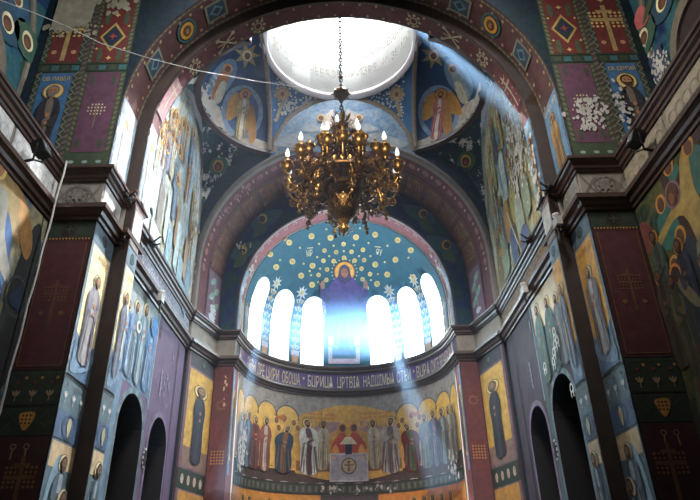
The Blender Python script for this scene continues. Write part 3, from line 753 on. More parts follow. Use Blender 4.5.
# ---- nave side walls
cloudy = fresco('lunette_cloud_fresco', [(12, 22, 54), (22, 48, 80), (42, 84, 92), (36, 64, 52), (18, 36, 76)], scale=.75, dist=1.4)
nave_angel = fresco('nave_angel_ground', [(30, 40, 52), (72, 92, 108), (150, 140, 104), (60, 84, 100), (22, 30, 40)], scale=.5, dist=2, stretch=(1, 1, 1))
for sx, side, hand in SIDES:
    f = on_plane(0, sx*WNU, -sx)
    P = Paint(f); yc = 9.55; P.rect(3, ZU1, Y1-.02, 15.5, cloudy)
    P.obj('lunette_mural', 'deep blue cloud fresco high on the %s nave wall' % hand, 'mural')
    P = Paint(f); pts0 = [(8.2+3.0*math.cos(PI*i/24), 11.2+3.6*math.sin(PI*i/24)) for i in range(25)]
    for i in range(24):
        for r0_, r1_, m_, l in ((1.0, 1.1, K(100, 96, 84), 2), (1.03, 1.07, K(128, 122, 104), 3)):
            a0, a1 = PI*i/24, PI*(i+1)/24; q = lambda r, a: (8.2+3.0*r*math.cos(a), 11.2+3.6*r*math.sin(a))
            P.poly([q(r0_, a0), q(r1_, a0), q(r1_, a1), q(r0_, a1)], m_, l)
    P.rect(11.2, ZU1, 11.38, 11.2, K(100, 96, 84), 2)
    P.obj('arch_border', 'grey painted arch band framing the %s cloud fresco' % hand, 'mural')
    for j, (y, z, r) in enumerate(((11.0, 12.15, .26), (10.15, 11.85, .26), (10.2, 12.75, .22)) if sx < 0 else ((11.28, 12.2, .24), (10.2, 12.25, .26), (9.8, 12.9, .24))):
        P = Paint(f); P.base = .03; P.smooth([(y-.6, z-.2), (y, z-.5), (y+.5, z-.25), (y+.45, z+.3), (y, z+.45), (y-.5, z+.3)], (K(50, 88, 72), K(30, 70, 90), K(34, 78, 104))[j], 2); P.ell(y, z, r, r, HALO_LIGHT, 3, 20); P.ell(y-.02, z-.04, r*.72, r*.72, K(74, 48, 36), 4, 16); P.ell(y-.03, z-.1, r*.45, r*.5, K(110, 70, 50), 5)
        P.obj('seraph_mural', '%s haloed seraph head in the %s cloud fresco' % (('lowest', 'middle', 'upper')[j], hand), 'mural')
    if sx > 0:
        P = Paint(f); P.base = .05; P.smooth([(10.75, 12.45), (11.1, 12.4), (11.5, 12.75), (11.2, 13.05), (10.9, 12.95)], K(190, 96, 96), 2); P.smooth([(10.3, 12.6), (10.9, 12.45), (11.1, 12.5), (10.7, 12.75)], K(60, 76, 50), 3)
        P.obj('cloud_mural', 'pink cloud painted in the right blue fresco', 'mural')
        P = Paint(f); P.base = .06; P.rect(10.75, 10.2, 11.38, 11.45, K(42, 62, 92), 1); flakes(P, [(11.05, 10.9, .2, .3, 130)], L=3, seed=9, r=.06); P.ell(11.0, 10.35, .12, .1, FLESH, 5)
        P.obj('mural_patch', 'flaking blue mural patch with bare white plaster beside the right arch niche', 'mural')
    # arched niche in the lunette wall, set into a projecting surround
    m = MB(); out = arch_out(.95, ZU1, 11.2, 16); A = [(sx*(WNU-.12), 9.35+u, z) for u, z in out]; o2 = arch_out(1.2, ZU1, 11.5, 16); B = [(sx*(WNU-.12), 9.35+u, z) for u, z in o2]; C = [(sx*(WNU), 9.35+u, z) for u, z in o2]; D = [(sx*(WNU-.04), 9.35+u, z) for u, z in out]
    gm = K(106, 98, 84); m.grid([C, B, A, D], gm, False, True); m.poly(D, K(38, 20, 20)); struct(m, 'window_%d' % (15 if sx < 0 else 16))

f = on_plane(0, -WN, 1)
P = Paint(f); P.rect(4, 2.8, Y1-.02, 7.0, nave_angel)
P.smooth([(8.6, 7.2), (10.3, 6.95), (10.75, 6.5), (10.5, 5.9), (9.9, 6.2), (9.4, 5.8), (8.8, 6.2)], K(150, 128, 84), 2)
P.smooth([(10.1, 6.9), (10.6, 6.75), (11.0, 6.2), (10.9, 5.8), (10.5, 6.1)], K(168, 124, 72), 3)
P.smooth([(8.7, 6.1), (9.5, 6.5), (10.2, 6.1), (10.4, 5.2), (10.3, 4.3), (9.2, 4.0), (8.5, 4.8)], K(52, 84, 128), 3)
P.smooth([(9.3, 6.6), (9.8, 6.6), (10.0, 5.9), (10.5, 5.3), (10.4, 5.1), (9.6, 5.6), (9.2, 6.0)], K(140, 136, 124), 4)
P.ell(9.25, 6.98, .3, .3, GOLD2, 4); P.ell(9.25, 6.95, .2, .22, FLESH, 5)
P.smooth([(10.9, 6.6), (11.3, 6.4), (11.35, 3.5), (10.6, 3.2), (10.6, 5)], K(44, 50, 52), 2)
P.ringp(10.9, 5.0, .36, .42, K(70, 76, 78), 3); P.smooth([(10.7, 4.8), (11.1, 4.8), (11.0, 5.2), (10.8, 5.15)], K(38, 58, 92), 4)
P.obj('angel_mural', 'large angel with golden wing and blue robe on the left nave wall', 'mural')
P = Paint(f); P.rect(4, FL, Y1-.02, 2.75, K(36, 34, 30))
for i in range(9):
    P.poly([(11.2, 2.5-i*.35), (11.34, 2.33-i*.35), (11.2, 2.16-i*.35), (11.06, 2.33-i*.35)], K(110, 92, 52), 1)
P.obj('ornament_mural', 'dark border of gold lozenges low on the left nave wall', 'mural')

f = on_plane(0, WN, -1)
P = Paint(f); P.rect(4, 2.8, Y1-.02, 7.0, fresco('crucifixion_ground', [(24, 36, 32), (40, 66, 58), (92, 84, 46), (46, 62, 50), (20, 26, 24)], scale=.9, dist=2))
P.poly([(8.2, 7.0), (8.9, 7.0), (11.0, 5.9), (10.9, 5.6)], K(58, 40, 32), 2); P.poly([(9.9, 7.02), (10.15, 7.02), (9.7, 3), (9.2, 3)], K(58, 40, 32), 2)
P.smooth([(9.0, 7.0), (9.35, 6.85), (9.65, 6.35), (10.2, 6.15), (10.8, 5.95), (10.8, 5.75), (10.2, 5.95), (9.75, 5.85), (9.6, 5.2), (9.55, 4.4), (9.2, 3.2), (8.8, 3.3), (9.0, 4.6), (9.1, 5.6), (9.2, 6.2)], K(168, 140, 74), 3)
P.smooth([(9.0, 5.3), (9.65, 5.2), (9.7, 4.5), (9.2, 4.3)], K(130, 122, 96), 4); [P.figure((yy, zz-1.9), (yy, zz+.1), .55, cc, shade(cc, .7), K(104, 68, 46), None, K(176, 120, 58), L=3+ii % 2) for ii, (yy, zz, cc) in enumerate(((10.95, 6.1, K(60, 84, 70)), (10.2, 5.5, K(40, 48, 66)), (9.6, 4.9, K(84, 52, 44)), (10.75, 5.0, K(84, 78, 52)), (11.15, 5.3, K(70, 60, 44)), (8.75, 5.2, K(110, 90, 56))))]
P.ringp(9.88, 6.42, .22, .28, K(132, 100, 112), 4); P.ell(9.88, 6.42, .2, .24, K(92, 58, 38), 5); P.ell(9.92, 6.34, .1, .13, K(128, 84, 52), 6)
for (y, z, c1) in ((10.35, 6.5, K(54, 110, 100)), (9.75, 7.0, K(54, 110, 100)), (8.95, 5.7, K(150, 96, 60)), (10.05, 5.6, K(34, 48, 60)), (10.5, 5.2, K(36, 44, 62)), (9.0, 6.9, K(60, 100, 90))):
    P.smooth([(y-.35, z-.9), (y-.3, z-.2), (y, z-.1), (y+.3, z-.25), (y+.32, z-.9)], c1, 2); P.ell(y, z, .2, .2, K(196, 140, 66), 3); P.ell(y, z-.02, .13, .16, K(98, 62, 42), 4)
P.smooth([(10.9, 6.3), (11.3, 6.6), (11.3, 5.9), (11.0, 5.8)], K(116, 62, 52), 3); P.smooth([(10.8, 5.4), (11.2, 5.5), (11.2, 4.9), (10.9, 4.8)], K(150, 132, 100), 3)
P.obj('crucifixion_mural', 'crucifixion fresco with haloed mourners on the right nave wall', 'mural')
P = Paint(f); P.base = .03; P.ringp(10.55, 5.02, .16, .22, K(206, 124, 62), 3); P.ell(10.55, 5.0, .14, .16, K(60, 40, 32), 4); P.smooth([(10.3, 4.85), (10.75, 4.85), (10.9, 4.2), (10.5, 3.6), (10.2, 3.8)], K(40, 48, 44), 3); P.smooth([(10.35, 4.8), (10.55, 4.75), (10.2, 4.2), (10.0, 4.25)], K(112, 102, 78), 4)
P.obj('saint_mural', 'small haloed saint beneath the crucifixion on the right wall', 'mural')
P = Paint(f); P.base = .03; P.rect(4, FL, Y1-.02, 2.78, K(40, 44, 34)); out = [(10.0+1.15*math.cos(PI*i/20), 2.3+1.75*math.sin(PI*i/20)) for i in range(21)]
P.poly([(11.15, FL)]+out+[(8.85, FL)], K(84, 92, 64), 1); P.poly([(11.0, FL)]+[(10.0+1.0*math.cos(PI*i/20), 2.3+1.6*math.sin(PI*i/20)) for i in range(21)]+[(9.0, FL)], K(92, 40, 38), 2)
P.obj('ornament_mural', 'maroon arched panel with green border low on the right nave wall', 'mural')
# nave frieze panels
for sx, side, hand in SIDES:
    f = on_plane(0, sx*(WN-.02), -sx)
    for i in range(3):
        P = Paint(f); y1 = Y1-.05-i*2.0; y0 = y1-1.9; P.rect(y0, ZL1+.02, y1, ZU0-.02, K(206, 204, 200) if sx < 0 else K(150, 138, 118)); P.rect(y0+.06, ZL1+.08, y1-.06, ZU0-.08, K(222, 221, 218) if sx < 0 else K(166, 154, 132), 1)  # left panels lightened beyond their own paint to carry stronger light
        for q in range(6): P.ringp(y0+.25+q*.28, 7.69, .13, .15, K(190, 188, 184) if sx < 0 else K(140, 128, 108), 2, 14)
        P.obj('frieze_mural', '%s pale scrolled frieze panel along the %s nave cornice' % (('nearest the pier', 'second from the pier', 'third from the pier')[i], hand), 'mural')
# ---- big frescoes of the bay walls
nwf = fresco('north_wall_fresco', [(84, 102, 118), (122, 148, 162), (168, 176, 174), (142, 138, 110), (92, 116, 138), (72, 88, 104)], scale=.7, dist=2.2, stretch=(1, 1, .45))
swf = fresco('south_wall_fresco', [(60, 84, 96), (112, 134, 130), (150, 156, 128), (140, 116, 62), (84, 104, 96), (48, 66, 92)], scale=.75, dist=2.2, stretch=(1, 1, .45), flake=.18)
for sx, side, hand in SIDES:
    f = on_plane(0, sx*WB, -sx)
    P = Paint(f); yc, R = 16.6, 3.25
    top = [(yc+R*math.cos(PI*i/24), 12.1+3.2*math.sin(PI*i/24)) for i in range(25)]
    P.poly([(yc-R, ZU1-.02), (yc+R, ZU1-.02)]+top, K(168, 152, 138)); top = [(yc+(R-.18)*math.cos(PI*i/24), 12.1+3.0*math.sin(PI*i/24)) for i in range(25)]
    P.poly([(yc-R+.18, ZU1-.02), (yc+R-.18, ZU1-.02)]+top, nwf if sx < 0 else swf, 1)
    rg = random.Random(11 if sx < 0 else 12)
    if sx < 0:
        # mandorla, saints with haloes, pale buildings below
        P.smooth([(17.4, 11.6), (18.1, 12.2), (18.3, 13.4), (17.9, 14.2), (17.3, 13.6), (17.1, 12.5)], K(140, 176, 204), 2); P.smooth([(17.45, 11.7), (17.95, 12.2), (18.05, 13.3), (17.8, 13.9), (17.4, 13.3), (17.3, 12.5)], K(190, 158, 110), 3)
        P.figure((17.65, 11.6), (17.72, 13.5), .5, K(150, 126, 110), K(196, 180, 150), FLESH, None, GOLD2, L=4)
        hd = [(15.2, 13.3), (15.55, 13.6), (15.9, 13.4), (15.0, 12.6), (15.4, 12.75), (15.8, 12.8), (16.3, 13.9), (16.8, 14.1), (16.3, 12.7), (14.6, 12.6), (17.6, 14.5), (14.5, 11.9), (15.1, 12.0), (18.6, 12.4), (16.5, 11.7), (18.8, 11.2)]
        cols = [K(150, 150, 160), K(176, 170, 140), K(120, 140, 150), K(140, 110, 90), K(110, 134, 160), K(196, 190, 170)]
        for i, (y, z) in enumerate(hd): P.figure((y, z-1.5), (y, z+.1), .5, cols[i % 6], cols[(i+2) % 6], K(140, 96, 66), None, K(206, 172, 104), L=4+i % 3, hr=.12); P.ringp(y, z-.02, .2, .26, K(190, 140, 60), 11+i % 3, 16)
        for (y, z, w_, h_, c_) in ((15.3, 9.9, .5, 1.5, K(120, 116, 110)), (16.0, 10.0, .35, 1.6, K(190, 206, 206)), (16.5, 9.3, .5, 1.2, K(150, 180, 190)), (17.3, 9.7, .4, 1.7, K(196, 214, 216)), (17.9, 9.0, .6, 1.2, K(170, 196, 206)), (18.4, 9.8, .4, 1.5, K(178, 150, 120)), (18.9, 9.0, .5, 2.0, K(130, 160, 176)), (14.7, 10.2, .5, 1.6, K(176, 190, 190)), (14.2, 9.3, .5, 2.4, K(206, 216, 214)), (17.0, 10.3, .25, 1.5, K(160, 130, 100)), (15.2, 8.8, .9, .8, K(186, 204, 206)), (18.3, 8.6, .9, .6, K(150, 184, 196))):
            P.poly([(y-w_/2, z-h_/2), (y+w_/2, z-h_/2-.15), (y+w_/2, z+h_/2-.15), (y-w_/2, z+h_/2)], c_, 9)
        flakes(P, [(18.9, 12.3, .25, 1.0, 40), (19.2, 10.5, .2, .8, 22)], K(206, 196, 176), 11, 21, .09)
        lab = 'large pale blue fresco of haloed saints around a golden mandorla, left bay wall'
    else:
        P.smooth([(16.5, 11.3), (17.3, 11.2), (17.6, 12.3), (17.4, 13.5), (16.9, 13.9), (16.4, 13.1), (16.2, 12.2)], K(96, 136, 150), 2); P.smooth([(16.6, 11.4), (17.2, 11.3), (17.35, 12.4), (17.0, 13.5), (16.6, 13.0), (16.45, 12.2)], K(60, 96, 116), 3)
        P.figure((16.95, 11.0), (16.95, 13.2), .62, K(196, 204, 190), K(160, 176, 166), FLESH, None, GOLD, L=4)
        cols = [K(140, 156, 140), K(150, 116, 60), K(96, 116, 120), K(176, 170, 130), K(84, 72, 60), K(110, 124, 80)]
        for i, (y, z) in enumerate([(15.9, 14.2), (16.5, 14.6), (17.4, 14.6), (18.0, 13.8), (18.3, 12.6), (15.5, 13.2), (18.6, 11.6), (16.2, 12.3), (17.8, 11.4), (18.2, 10.6), (15.8, 11.6), (18.8, 10.4)]): P.figure((y, z-1.8), (y, z+.1), .5, cols[i % 6], cols[(i+2) % 6], K(150, 100, 66), None, K(176, 140, 72), L=4+i % 3, hr=.1); P.ringp(y, z-.02, .18, .23, K(150, 110, 56), 11+i % 3, 16)
        for (y, z, w_, h_, c_) in ((17.3, 10.4, .7, 1.3, K(146, 108, 50)), (16.4, 10.6, .6, 1.2, K(140, 132, 70)), (18.2, 9.5, .8, 1.2, K(120, 130, 96)), (16.0, 9.8, .7, 1.4, K(150, 156, 132)), (17.0, 9.3, .6, 1.2, K(56, 72, 104)), (15.1, 10.0, .6, 1.2, K(130, 138, 112)), (18.9, 9.4, .6, 1.6, K(110, 96, 56)), (15.9, 8.9, .8, .8, K(72, 84, 120))):
            P.smooth([(y-w_/2, z-h_/2), (y+w_/2, z-h_/2-.1), (y+w_/2, z+h_/2-.3), (y, z+h_/2), (y-w_/2, z+h_/2-.2)], c_, 9)
        P.line([(16.4, 8.7), (17.2, 10.6)], .07, K(190, 180, 150), 10)
        flakes(P, [(15.3, 12.3, .35, .75, 200), (14.7, 11.5, .3, .6, 100), (15.6, 11.0, .3, .4, 60)], K(206, 198, 186), 11, 22, .075)
        flakes(P, [(18.7, 10.2, .15, .7, 14)], K(196, 140, 56), 11, 23, .1)
        lab = 'large fresco of a white robed figure among saints, flaking to plaster, right bay wall'
    P.obj('wall_mural', lab, 'mural')
    # bay frieze of slanting scroll panels
    P = Paint(on_plane(0, sx*(WB-.02), -sx)); P.rect(Y3+.05, ZL1+.02, YE-.05, ZU0-.02, K(170, 172, 182) if sx < 0 else K(120, 92, 62))
    for i in range(22): P.ringp(13.5+i*.29, 7.69, .12, .15, K(128, 126, 140) if sx < 0 else K(164, 128, 84), 1, 12); P.line([(13.36+i*.29, 7.4), (13.62+i*.29, 7.98)], .03, K(128, 126, 140) if sx < 0 else K(164, 128, 84), 1)
    P.obj('frieze_mural', 'frieze of scrolls along the cornice of the %s bay wall' % hand, 'mural')
    # group of saints above the nearer doorway
    P = Paint(f); gy0, gy1 = 13.2, 16.72
    i_, s__, dy_, dh_, dt_ = DOORS[0 if sx < 0 else 2]; bg = K(104, 130, 152) if sx < 0 else K(74, 92, 92); P.rect(gy0, dt_+.14, gy1, 7.02, bg); P.rect(gy0, FL, dy_-dh_-.1, dt_+.14, bg); P.rect(dy_+dh_+.1, FL, gy1, dt_+.14, bg); P.poly([(gy0+.9, 6.0), (gy1-.15, 6.0), (gy1-.15, 6.98), (gy0+.9, 6.98)], K(150, 160, 160) if sx < 0 else GOLD, 1)
    for i, (y, zt, c1, c2) in enumerate(((14.2, 6.35, BLUE, PALEBLUE), (14.8, 6.55, K(110, 130, 160), K(90, 116, 120)), (15.5, 6.75, K(86, 118, 128), K(150, 166, 180)), (16.2, 6.6, K(74, 120, 180), K(126, 160, 190))) if sx < 0 else ((15.2, 6.6, K(60, 104, 104), K(84, 104, 96)), (16.1, 6.75, K(70, 116, 112), K(110, 122, 96)), (14.5, 6.4, K(82, 92, 104), K(110, 110, 104)))):
        P.figure((y, 4.6), (y, zt), .75, c1, c2, FLESH, None, HALO_LIGHT if sx < 0 else GOLD2, L=2, fold=K(150, 170, 190) if sx < 0 else K(96, 96, 80), hr=.1)
    if sx < 0: P.ringp(15.05, 5.95, .1, .17, WHITEP, 9); P.ell(16.25, 6.4, .28, .3, K(56, 120, 176), 9)
    if sx > 0: flakes(P, [(15.8, 4.9, .3, .3, 0)], L=9)
    P.obj('wall_mural', 'group of robed saints over the nearer doorway in the %s bay wall' % hand, 'mural')
    if sx > 0:
        for k, (y, z) in enumerate(((14.85, 5.5), (14.75, 5.25), (14.95, 5.2), (15.15, 5.05), (15.3, 4.85), (16.05, 4.95), (14.4, 3.9), (13.9, 4.2))):
            P = Paint(f); P.base = .03; P.ringp(y, z, .07, .12, WHITEP, 10); P.line([(y-.1, z), (y-.07, z-.22)], .05, WHITEP, 10); P.line([(y+.1, z), (y+.07, z-.22)], .05, WHITEP, 10)
            P.obj('mural_patch', 'white hooped loss in the paint by the right nearer doorway', 'mural', 'white hooped losses by the right doorway')
    P = Paint(f)
    i0 = 0 if sx < 0 else 2
    for i, s_, yc, hw, topz in DOORS[i0:i0+2]:
        P = Paint(f)
        for k in range(14):
            a0, a1 = PI*k/14, PI*(k+1)/14; q = lambda r, a: (yc+r*math.cos(a), topz-hw+r*math.sin(a))
            P.poly([q(hw+.01, a0), q(hw+.16, a0), q(hw+.16, a1), q(hw+.01, a1)], (K(110, 130, 136), K(84, 104, 116))[k % 2] if i % 2 else LILAC, 1)
        for s2 in (-1, 1): P.rect(yc+s2*(hw+.085)-.075, FL, yc+s2*(hw+.085)+.075, topz-hw, K(96, 112, 120) if i % 2 else LILAC, 1)
        P.obj('door_border', 'painted border around the %s dark arched doorway on the %s' % (('farther', 'nearer')[i % 2], hand), 'mural')
    P = Paint(f)
    P.line([(16.75, 4.2), (16.75, 7.0)], .06, K(150, 166, 180), 2); P.line([(19.05, FL), (19.05, 7.0)], .06, K(40, 32, 40), 2)
    for k in range(5): P.smooth([(17.6, 4.75+k*.16), (17.68, 4.85+k*.16), (17.62, 4.95+k*.16), (17.55, 4.85+k*.16)], K(150, 140, 165), 2)
    P.ell(16.95, 6.45, .05, .22, K(150, 140, 120), 2) if sx > 0 else P.ell(17.0, 6.55, .07, .2, K(60, 30, 26), 2)
    if sx < 0: flakes(P, [(18.3, 5.2, .3, .5, 16)], K(150, 136, 164), 2, 31, .08)
    P.obj('painted_lines', 'dark and pale painted lines dividing the %s purple wall' % hand, 'mural')

# ---- west arch soffits
f1 = on_soffit(W1, ZA); q1 = W1*PI/2
P = Paint(f1, .5); 
for s_ in (-1, 1):
    P.poly([(s_*(q1+.2), Y1+.02), (s_*(q1+1.92), Y1+.02), (s_*(q1+1.92), Y2-.02), (s_*(q1+.5), Y2-.02), (s_*(q1-.3), (Y1+Y2)/2)], K(176, 196, 210) if s_ < 0 else K(110, 140, 160), 1)  # left jamb ground painted paler to show the strong light on it
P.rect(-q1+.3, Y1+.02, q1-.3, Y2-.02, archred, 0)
for v, w_ in ((Y1+.07, .08), (Y2-.07, .08)):
    P.line([(-q1-.2+i*(2*q1+.4)/60, v) for i in range(61)], w_, K(92, 96, 78), 1)
    for i in range(90): u = -q1+i*2*q1/89; P.poly([(u-.05, v-.03), (u+.02, v-.03), (u+.05, v+.03), (u-.02, v+.03)], K(140, 128, 98), 2)
for i in range(80):
    u = -q1+.3+i*(2*q1-.6)/79; P.ell(u, Y1+.22 if i % 2 else Y2-.22, .05, .05, K(176, 140, 104), 1, 8)
P.obj('arch_border', 'dark red painted soffit band of the near arch with cable borders', 'mural')
medal = [((153, 62), 0), ((185, 28), 1), ((215, 8), 0), ((461, 3), 0), ((492, 24), 1), ((523, 54), 0)]
for (p, kind), place in zip(medal, ('lowest on the left', 'second on the left', 'third on the left', 'third on the right', 'second on the right', 'lowest on the right')):
    u, v = soffit_uv(p, W1, ZA); v = (Y1+Y2)/2; P = Paint(f1, .5); P.base = .03
    if kind:
        P.ringp(u, v, .30, .36, TEAL, 2); P.ell(u, v, .3, .3, K(58, 48, 52), 2); P.ringp(u, v, .15, .25, K(214, 158, 52), 4); P.ell(u, v, .15, .17, K(96, 62, 44), 5); P.smooth([(u-.05, v-.05), (u+.05, v-.05), (u+.05, v+.08), (u-.05, v+.08)], FLESH, 6)
        P.obj('saint_medallion', 'round medallion of a haloed saint, %s of the arch soffit' % place, 'mural')
    else:
        P.rect(u-.36, v-.30, u+.36, v+.30, K(128, 132, 112), 2); P.rect(u-.29, v-.23, u+.29, v+.23, K(44, 66, 84), 3); P.poly([(u-.24, v), (u, v-.19), (u+.24, v), (u, v+.19)], K(90, 124, 134), 4); P.poly([(u-.14, v), (u, v-.11), (u+.14, v), (u, v+.11)], K(40, 54, 84), 5)
        P.obj('square_medallion', 'framed blue diamond, %s of the arch soffit' % place, 'mural')
f2 = on_soffit(W2, ZA); q2 = W2*PI/2
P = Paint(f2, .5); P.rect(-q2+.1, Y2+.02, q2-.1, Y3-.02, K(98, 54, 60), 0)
for s_ in (-1, 1): P.poly([(s_*(q2-.5), Y2+.02), (s_*(q2+1.9), Y2+.02), (s_*(q2+1.9), Y3-.02), (s_*(q2-.5), Y3-.02)], K(176, 196, 210) if s_ < 0 else K(104, 134, 156), 1)  # left upright painted paler, as brightly lit
for v in (Y2+.05, Y3-.05): P.line([(-q2+i*2*q2/60, v) for i in range(61)], .06, K(96, 92, 84), 1)
for i in range(60):
    u = -q2+.5+i*(2*q2-1)/59; P.ell(u, (Y2+Y3)/2+(.2 if i % 2 else -.2), .04, .04, K(186, 150, 120), 1, 8)
P.obj('arch_border', 'purple red soffit of the inner near arch with gold dots', 'mural')
for p, kind, nm in (((165, 85), 2, 'left pale cross near the springing'), ((192, 60), 0, 'left lower flower'), ((225, 40), 1, 'left crossed monogram'), ((257, 22), 0, 'left upper flower'), ((414, 20), 0, 'right upper flower'), ((452, 37), 1, 'right crossed monogram'), ((484, 56), 0, 'right lower flower'), ((512, 92), 2, 'right tall cross near the springing')):
    u, v = soffit_uv(p, W2, ZA); v = (Y2+Y3)/2; P = Paint(f2, .5); P.base = .03; c_ = K(186, 172, 140)
    if kind == 0:
        for k in range(8): P.ell(u+.2*math.cos(k*PI/4), v+.2*math.sin(k*PI/4), .055, .055, c_, 2, 8)
        P.ringp(u, v, .09, .13, c_, 2)
    elif kind == 1:
        P.line([(u-.28, v-.2), (u+.28, v+.2)], .05, c_, 2); P.line([(u-.28, v+.2), (u+.28, v-.2)], .05, c_, 2); P.line([(u-.3, v), (u+.3, v)], .035, c_, 2)
        for k in (-1, 1): P.ell(u+k*.3, v+.2, .06, .06, c_, 2, 8); P.ell(u+k*.3, v-.2, .06, .06, c_, 2, 8)
    else:
        s_ = 1 if u > 0 else -1; P.rect(u-.75, Y2+.06, u+.55, Y3-.06, K(168, 128, 134) if s_ < 0 else K(110, 48, 50), 1); P.line([(u-.6, v), (u+.5, v)], .06, K(190, 170, 150), 2); P.line([(u-s_*.25, v-.24), (u-s_*.25, v+.24)], .06, K(190, 170, 150), 2); P.line([(u-s_*.45, v-.13), (u-s_*.45, v+.13)], .05, K(190, 170, 150), 2)
        for k in range(10): P.ell(u-.6+k*.12, v+.18*(-1)**k, .03, .03, K(190, 160, 120), 2, 6)
    P.obj('arch_ornament', 'pale painted ornament on the inner arch soffit, %s' % nm, 'mural')
for sx, side, hand in SIDES:
    # saints, the right inner one flaking, on the upright parts of the soffits, above the cornice
    for k, (xx, ya, yb) in enumerate(((W1, Y1, Y2), (W2, Y2, Y3))):
        P = Paint(on_plane(0, sx*xx, -sx)); P.base = .03; c = (ya+yb)/2; bg = K(156, 174, 186) if sx < 0 else K(98, 132, 158)  # left ground is the lit version of the blue, light put into its colour
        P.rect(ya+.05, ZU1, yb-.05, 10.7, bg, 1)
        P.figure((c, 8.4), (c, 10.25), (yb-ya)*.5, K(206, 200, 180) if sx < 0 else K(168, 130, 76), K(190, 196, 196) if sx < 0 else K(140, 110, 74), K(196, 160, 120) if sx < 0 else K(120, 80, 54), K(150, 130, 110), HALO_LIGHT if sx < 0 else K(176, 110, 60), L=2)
        if sx > 0 and k == 1: flakes(P, [(c, 9.2, .15, .5, 40)], L=12, seed=41, r=.09)
        P.text('СВ. ИОАНН' if k else 'СВ. ПЕТР', ya+.12, 10.42, .12, GOLD2, 2, .5, (yb-ya)-.25)
        P.obj('saint_mural', '%s saint on %s ground on the %s arch jamb above the cornice' % (('outer', 'inner')[k], 'whitened' if sx < 0 else 'blue', hand), 'mural')
# spandrel teal already on the wall

# ---- east arch: red flowered band and brown lettered band on the splay
P = Paint(on_splay, .6); q5 = 5.1*PI/2
seg = [-q5-1.9+i*(2*q5+3.8)/50 for i in range(51)]
for a, b in zip(seg, seg[1:]): P.rect(a, .05, b, .36, K(96, 42, 44), 0)
for i in range(26):
    u = -q5+i*2*q5/25; P.ell(u, .2, .16, .06, K(140, 96, 92), 1, 10); P.ell(u+.3, .2, .05, .04, K(176, 150, 120), 1, 8)
flakes(P, [(-4.2, .2, .25, .06, 10), (-5.6, .22, .3, .06, 8)], K(150, 130, 124), 2, 51, .05)
P.obj('arch_border', 'red band of painted flowers around the great east arch', 'mural')
P = Paint(on_splay, .6)
for a, b in zip(seg, seg[1:]):
    if abs(a) < q5-.3: P.rect(a, .40, b, .95, K(92, 56, 40), 0)
ch = 'ПРИИДИТЕПОКЛОНИМСЯИПРИПАДЕМКОХРИСТУСПАСИНЫСЫНЕБОЖИЙВОСКРЕСЫЙИЗМЕРТВЫХПОЮЩИЯТИАЛЛИЛУИАПРИИДИТЕПОКЛОНИМСЯИПРИПАДЕМ'; ch = [ch[i*6:i*6+6] for i in range(18)]
u = -q5+.35
lt = K(156, 104, 60)
for i in range(16):
    wd = 0.86; P.text(ch[i], u, .88, .40, lt, 1, .5, wd*.86, (1, 0), (0, -1)); u += (2*q5-.7)/16
    P.line([(u-.05, .42), (u-.05, .93)], .02, K(48, 28, 22), 1)
P.obj('inscription_band', 'brown lettered band inside the great east arch', 'inscription')
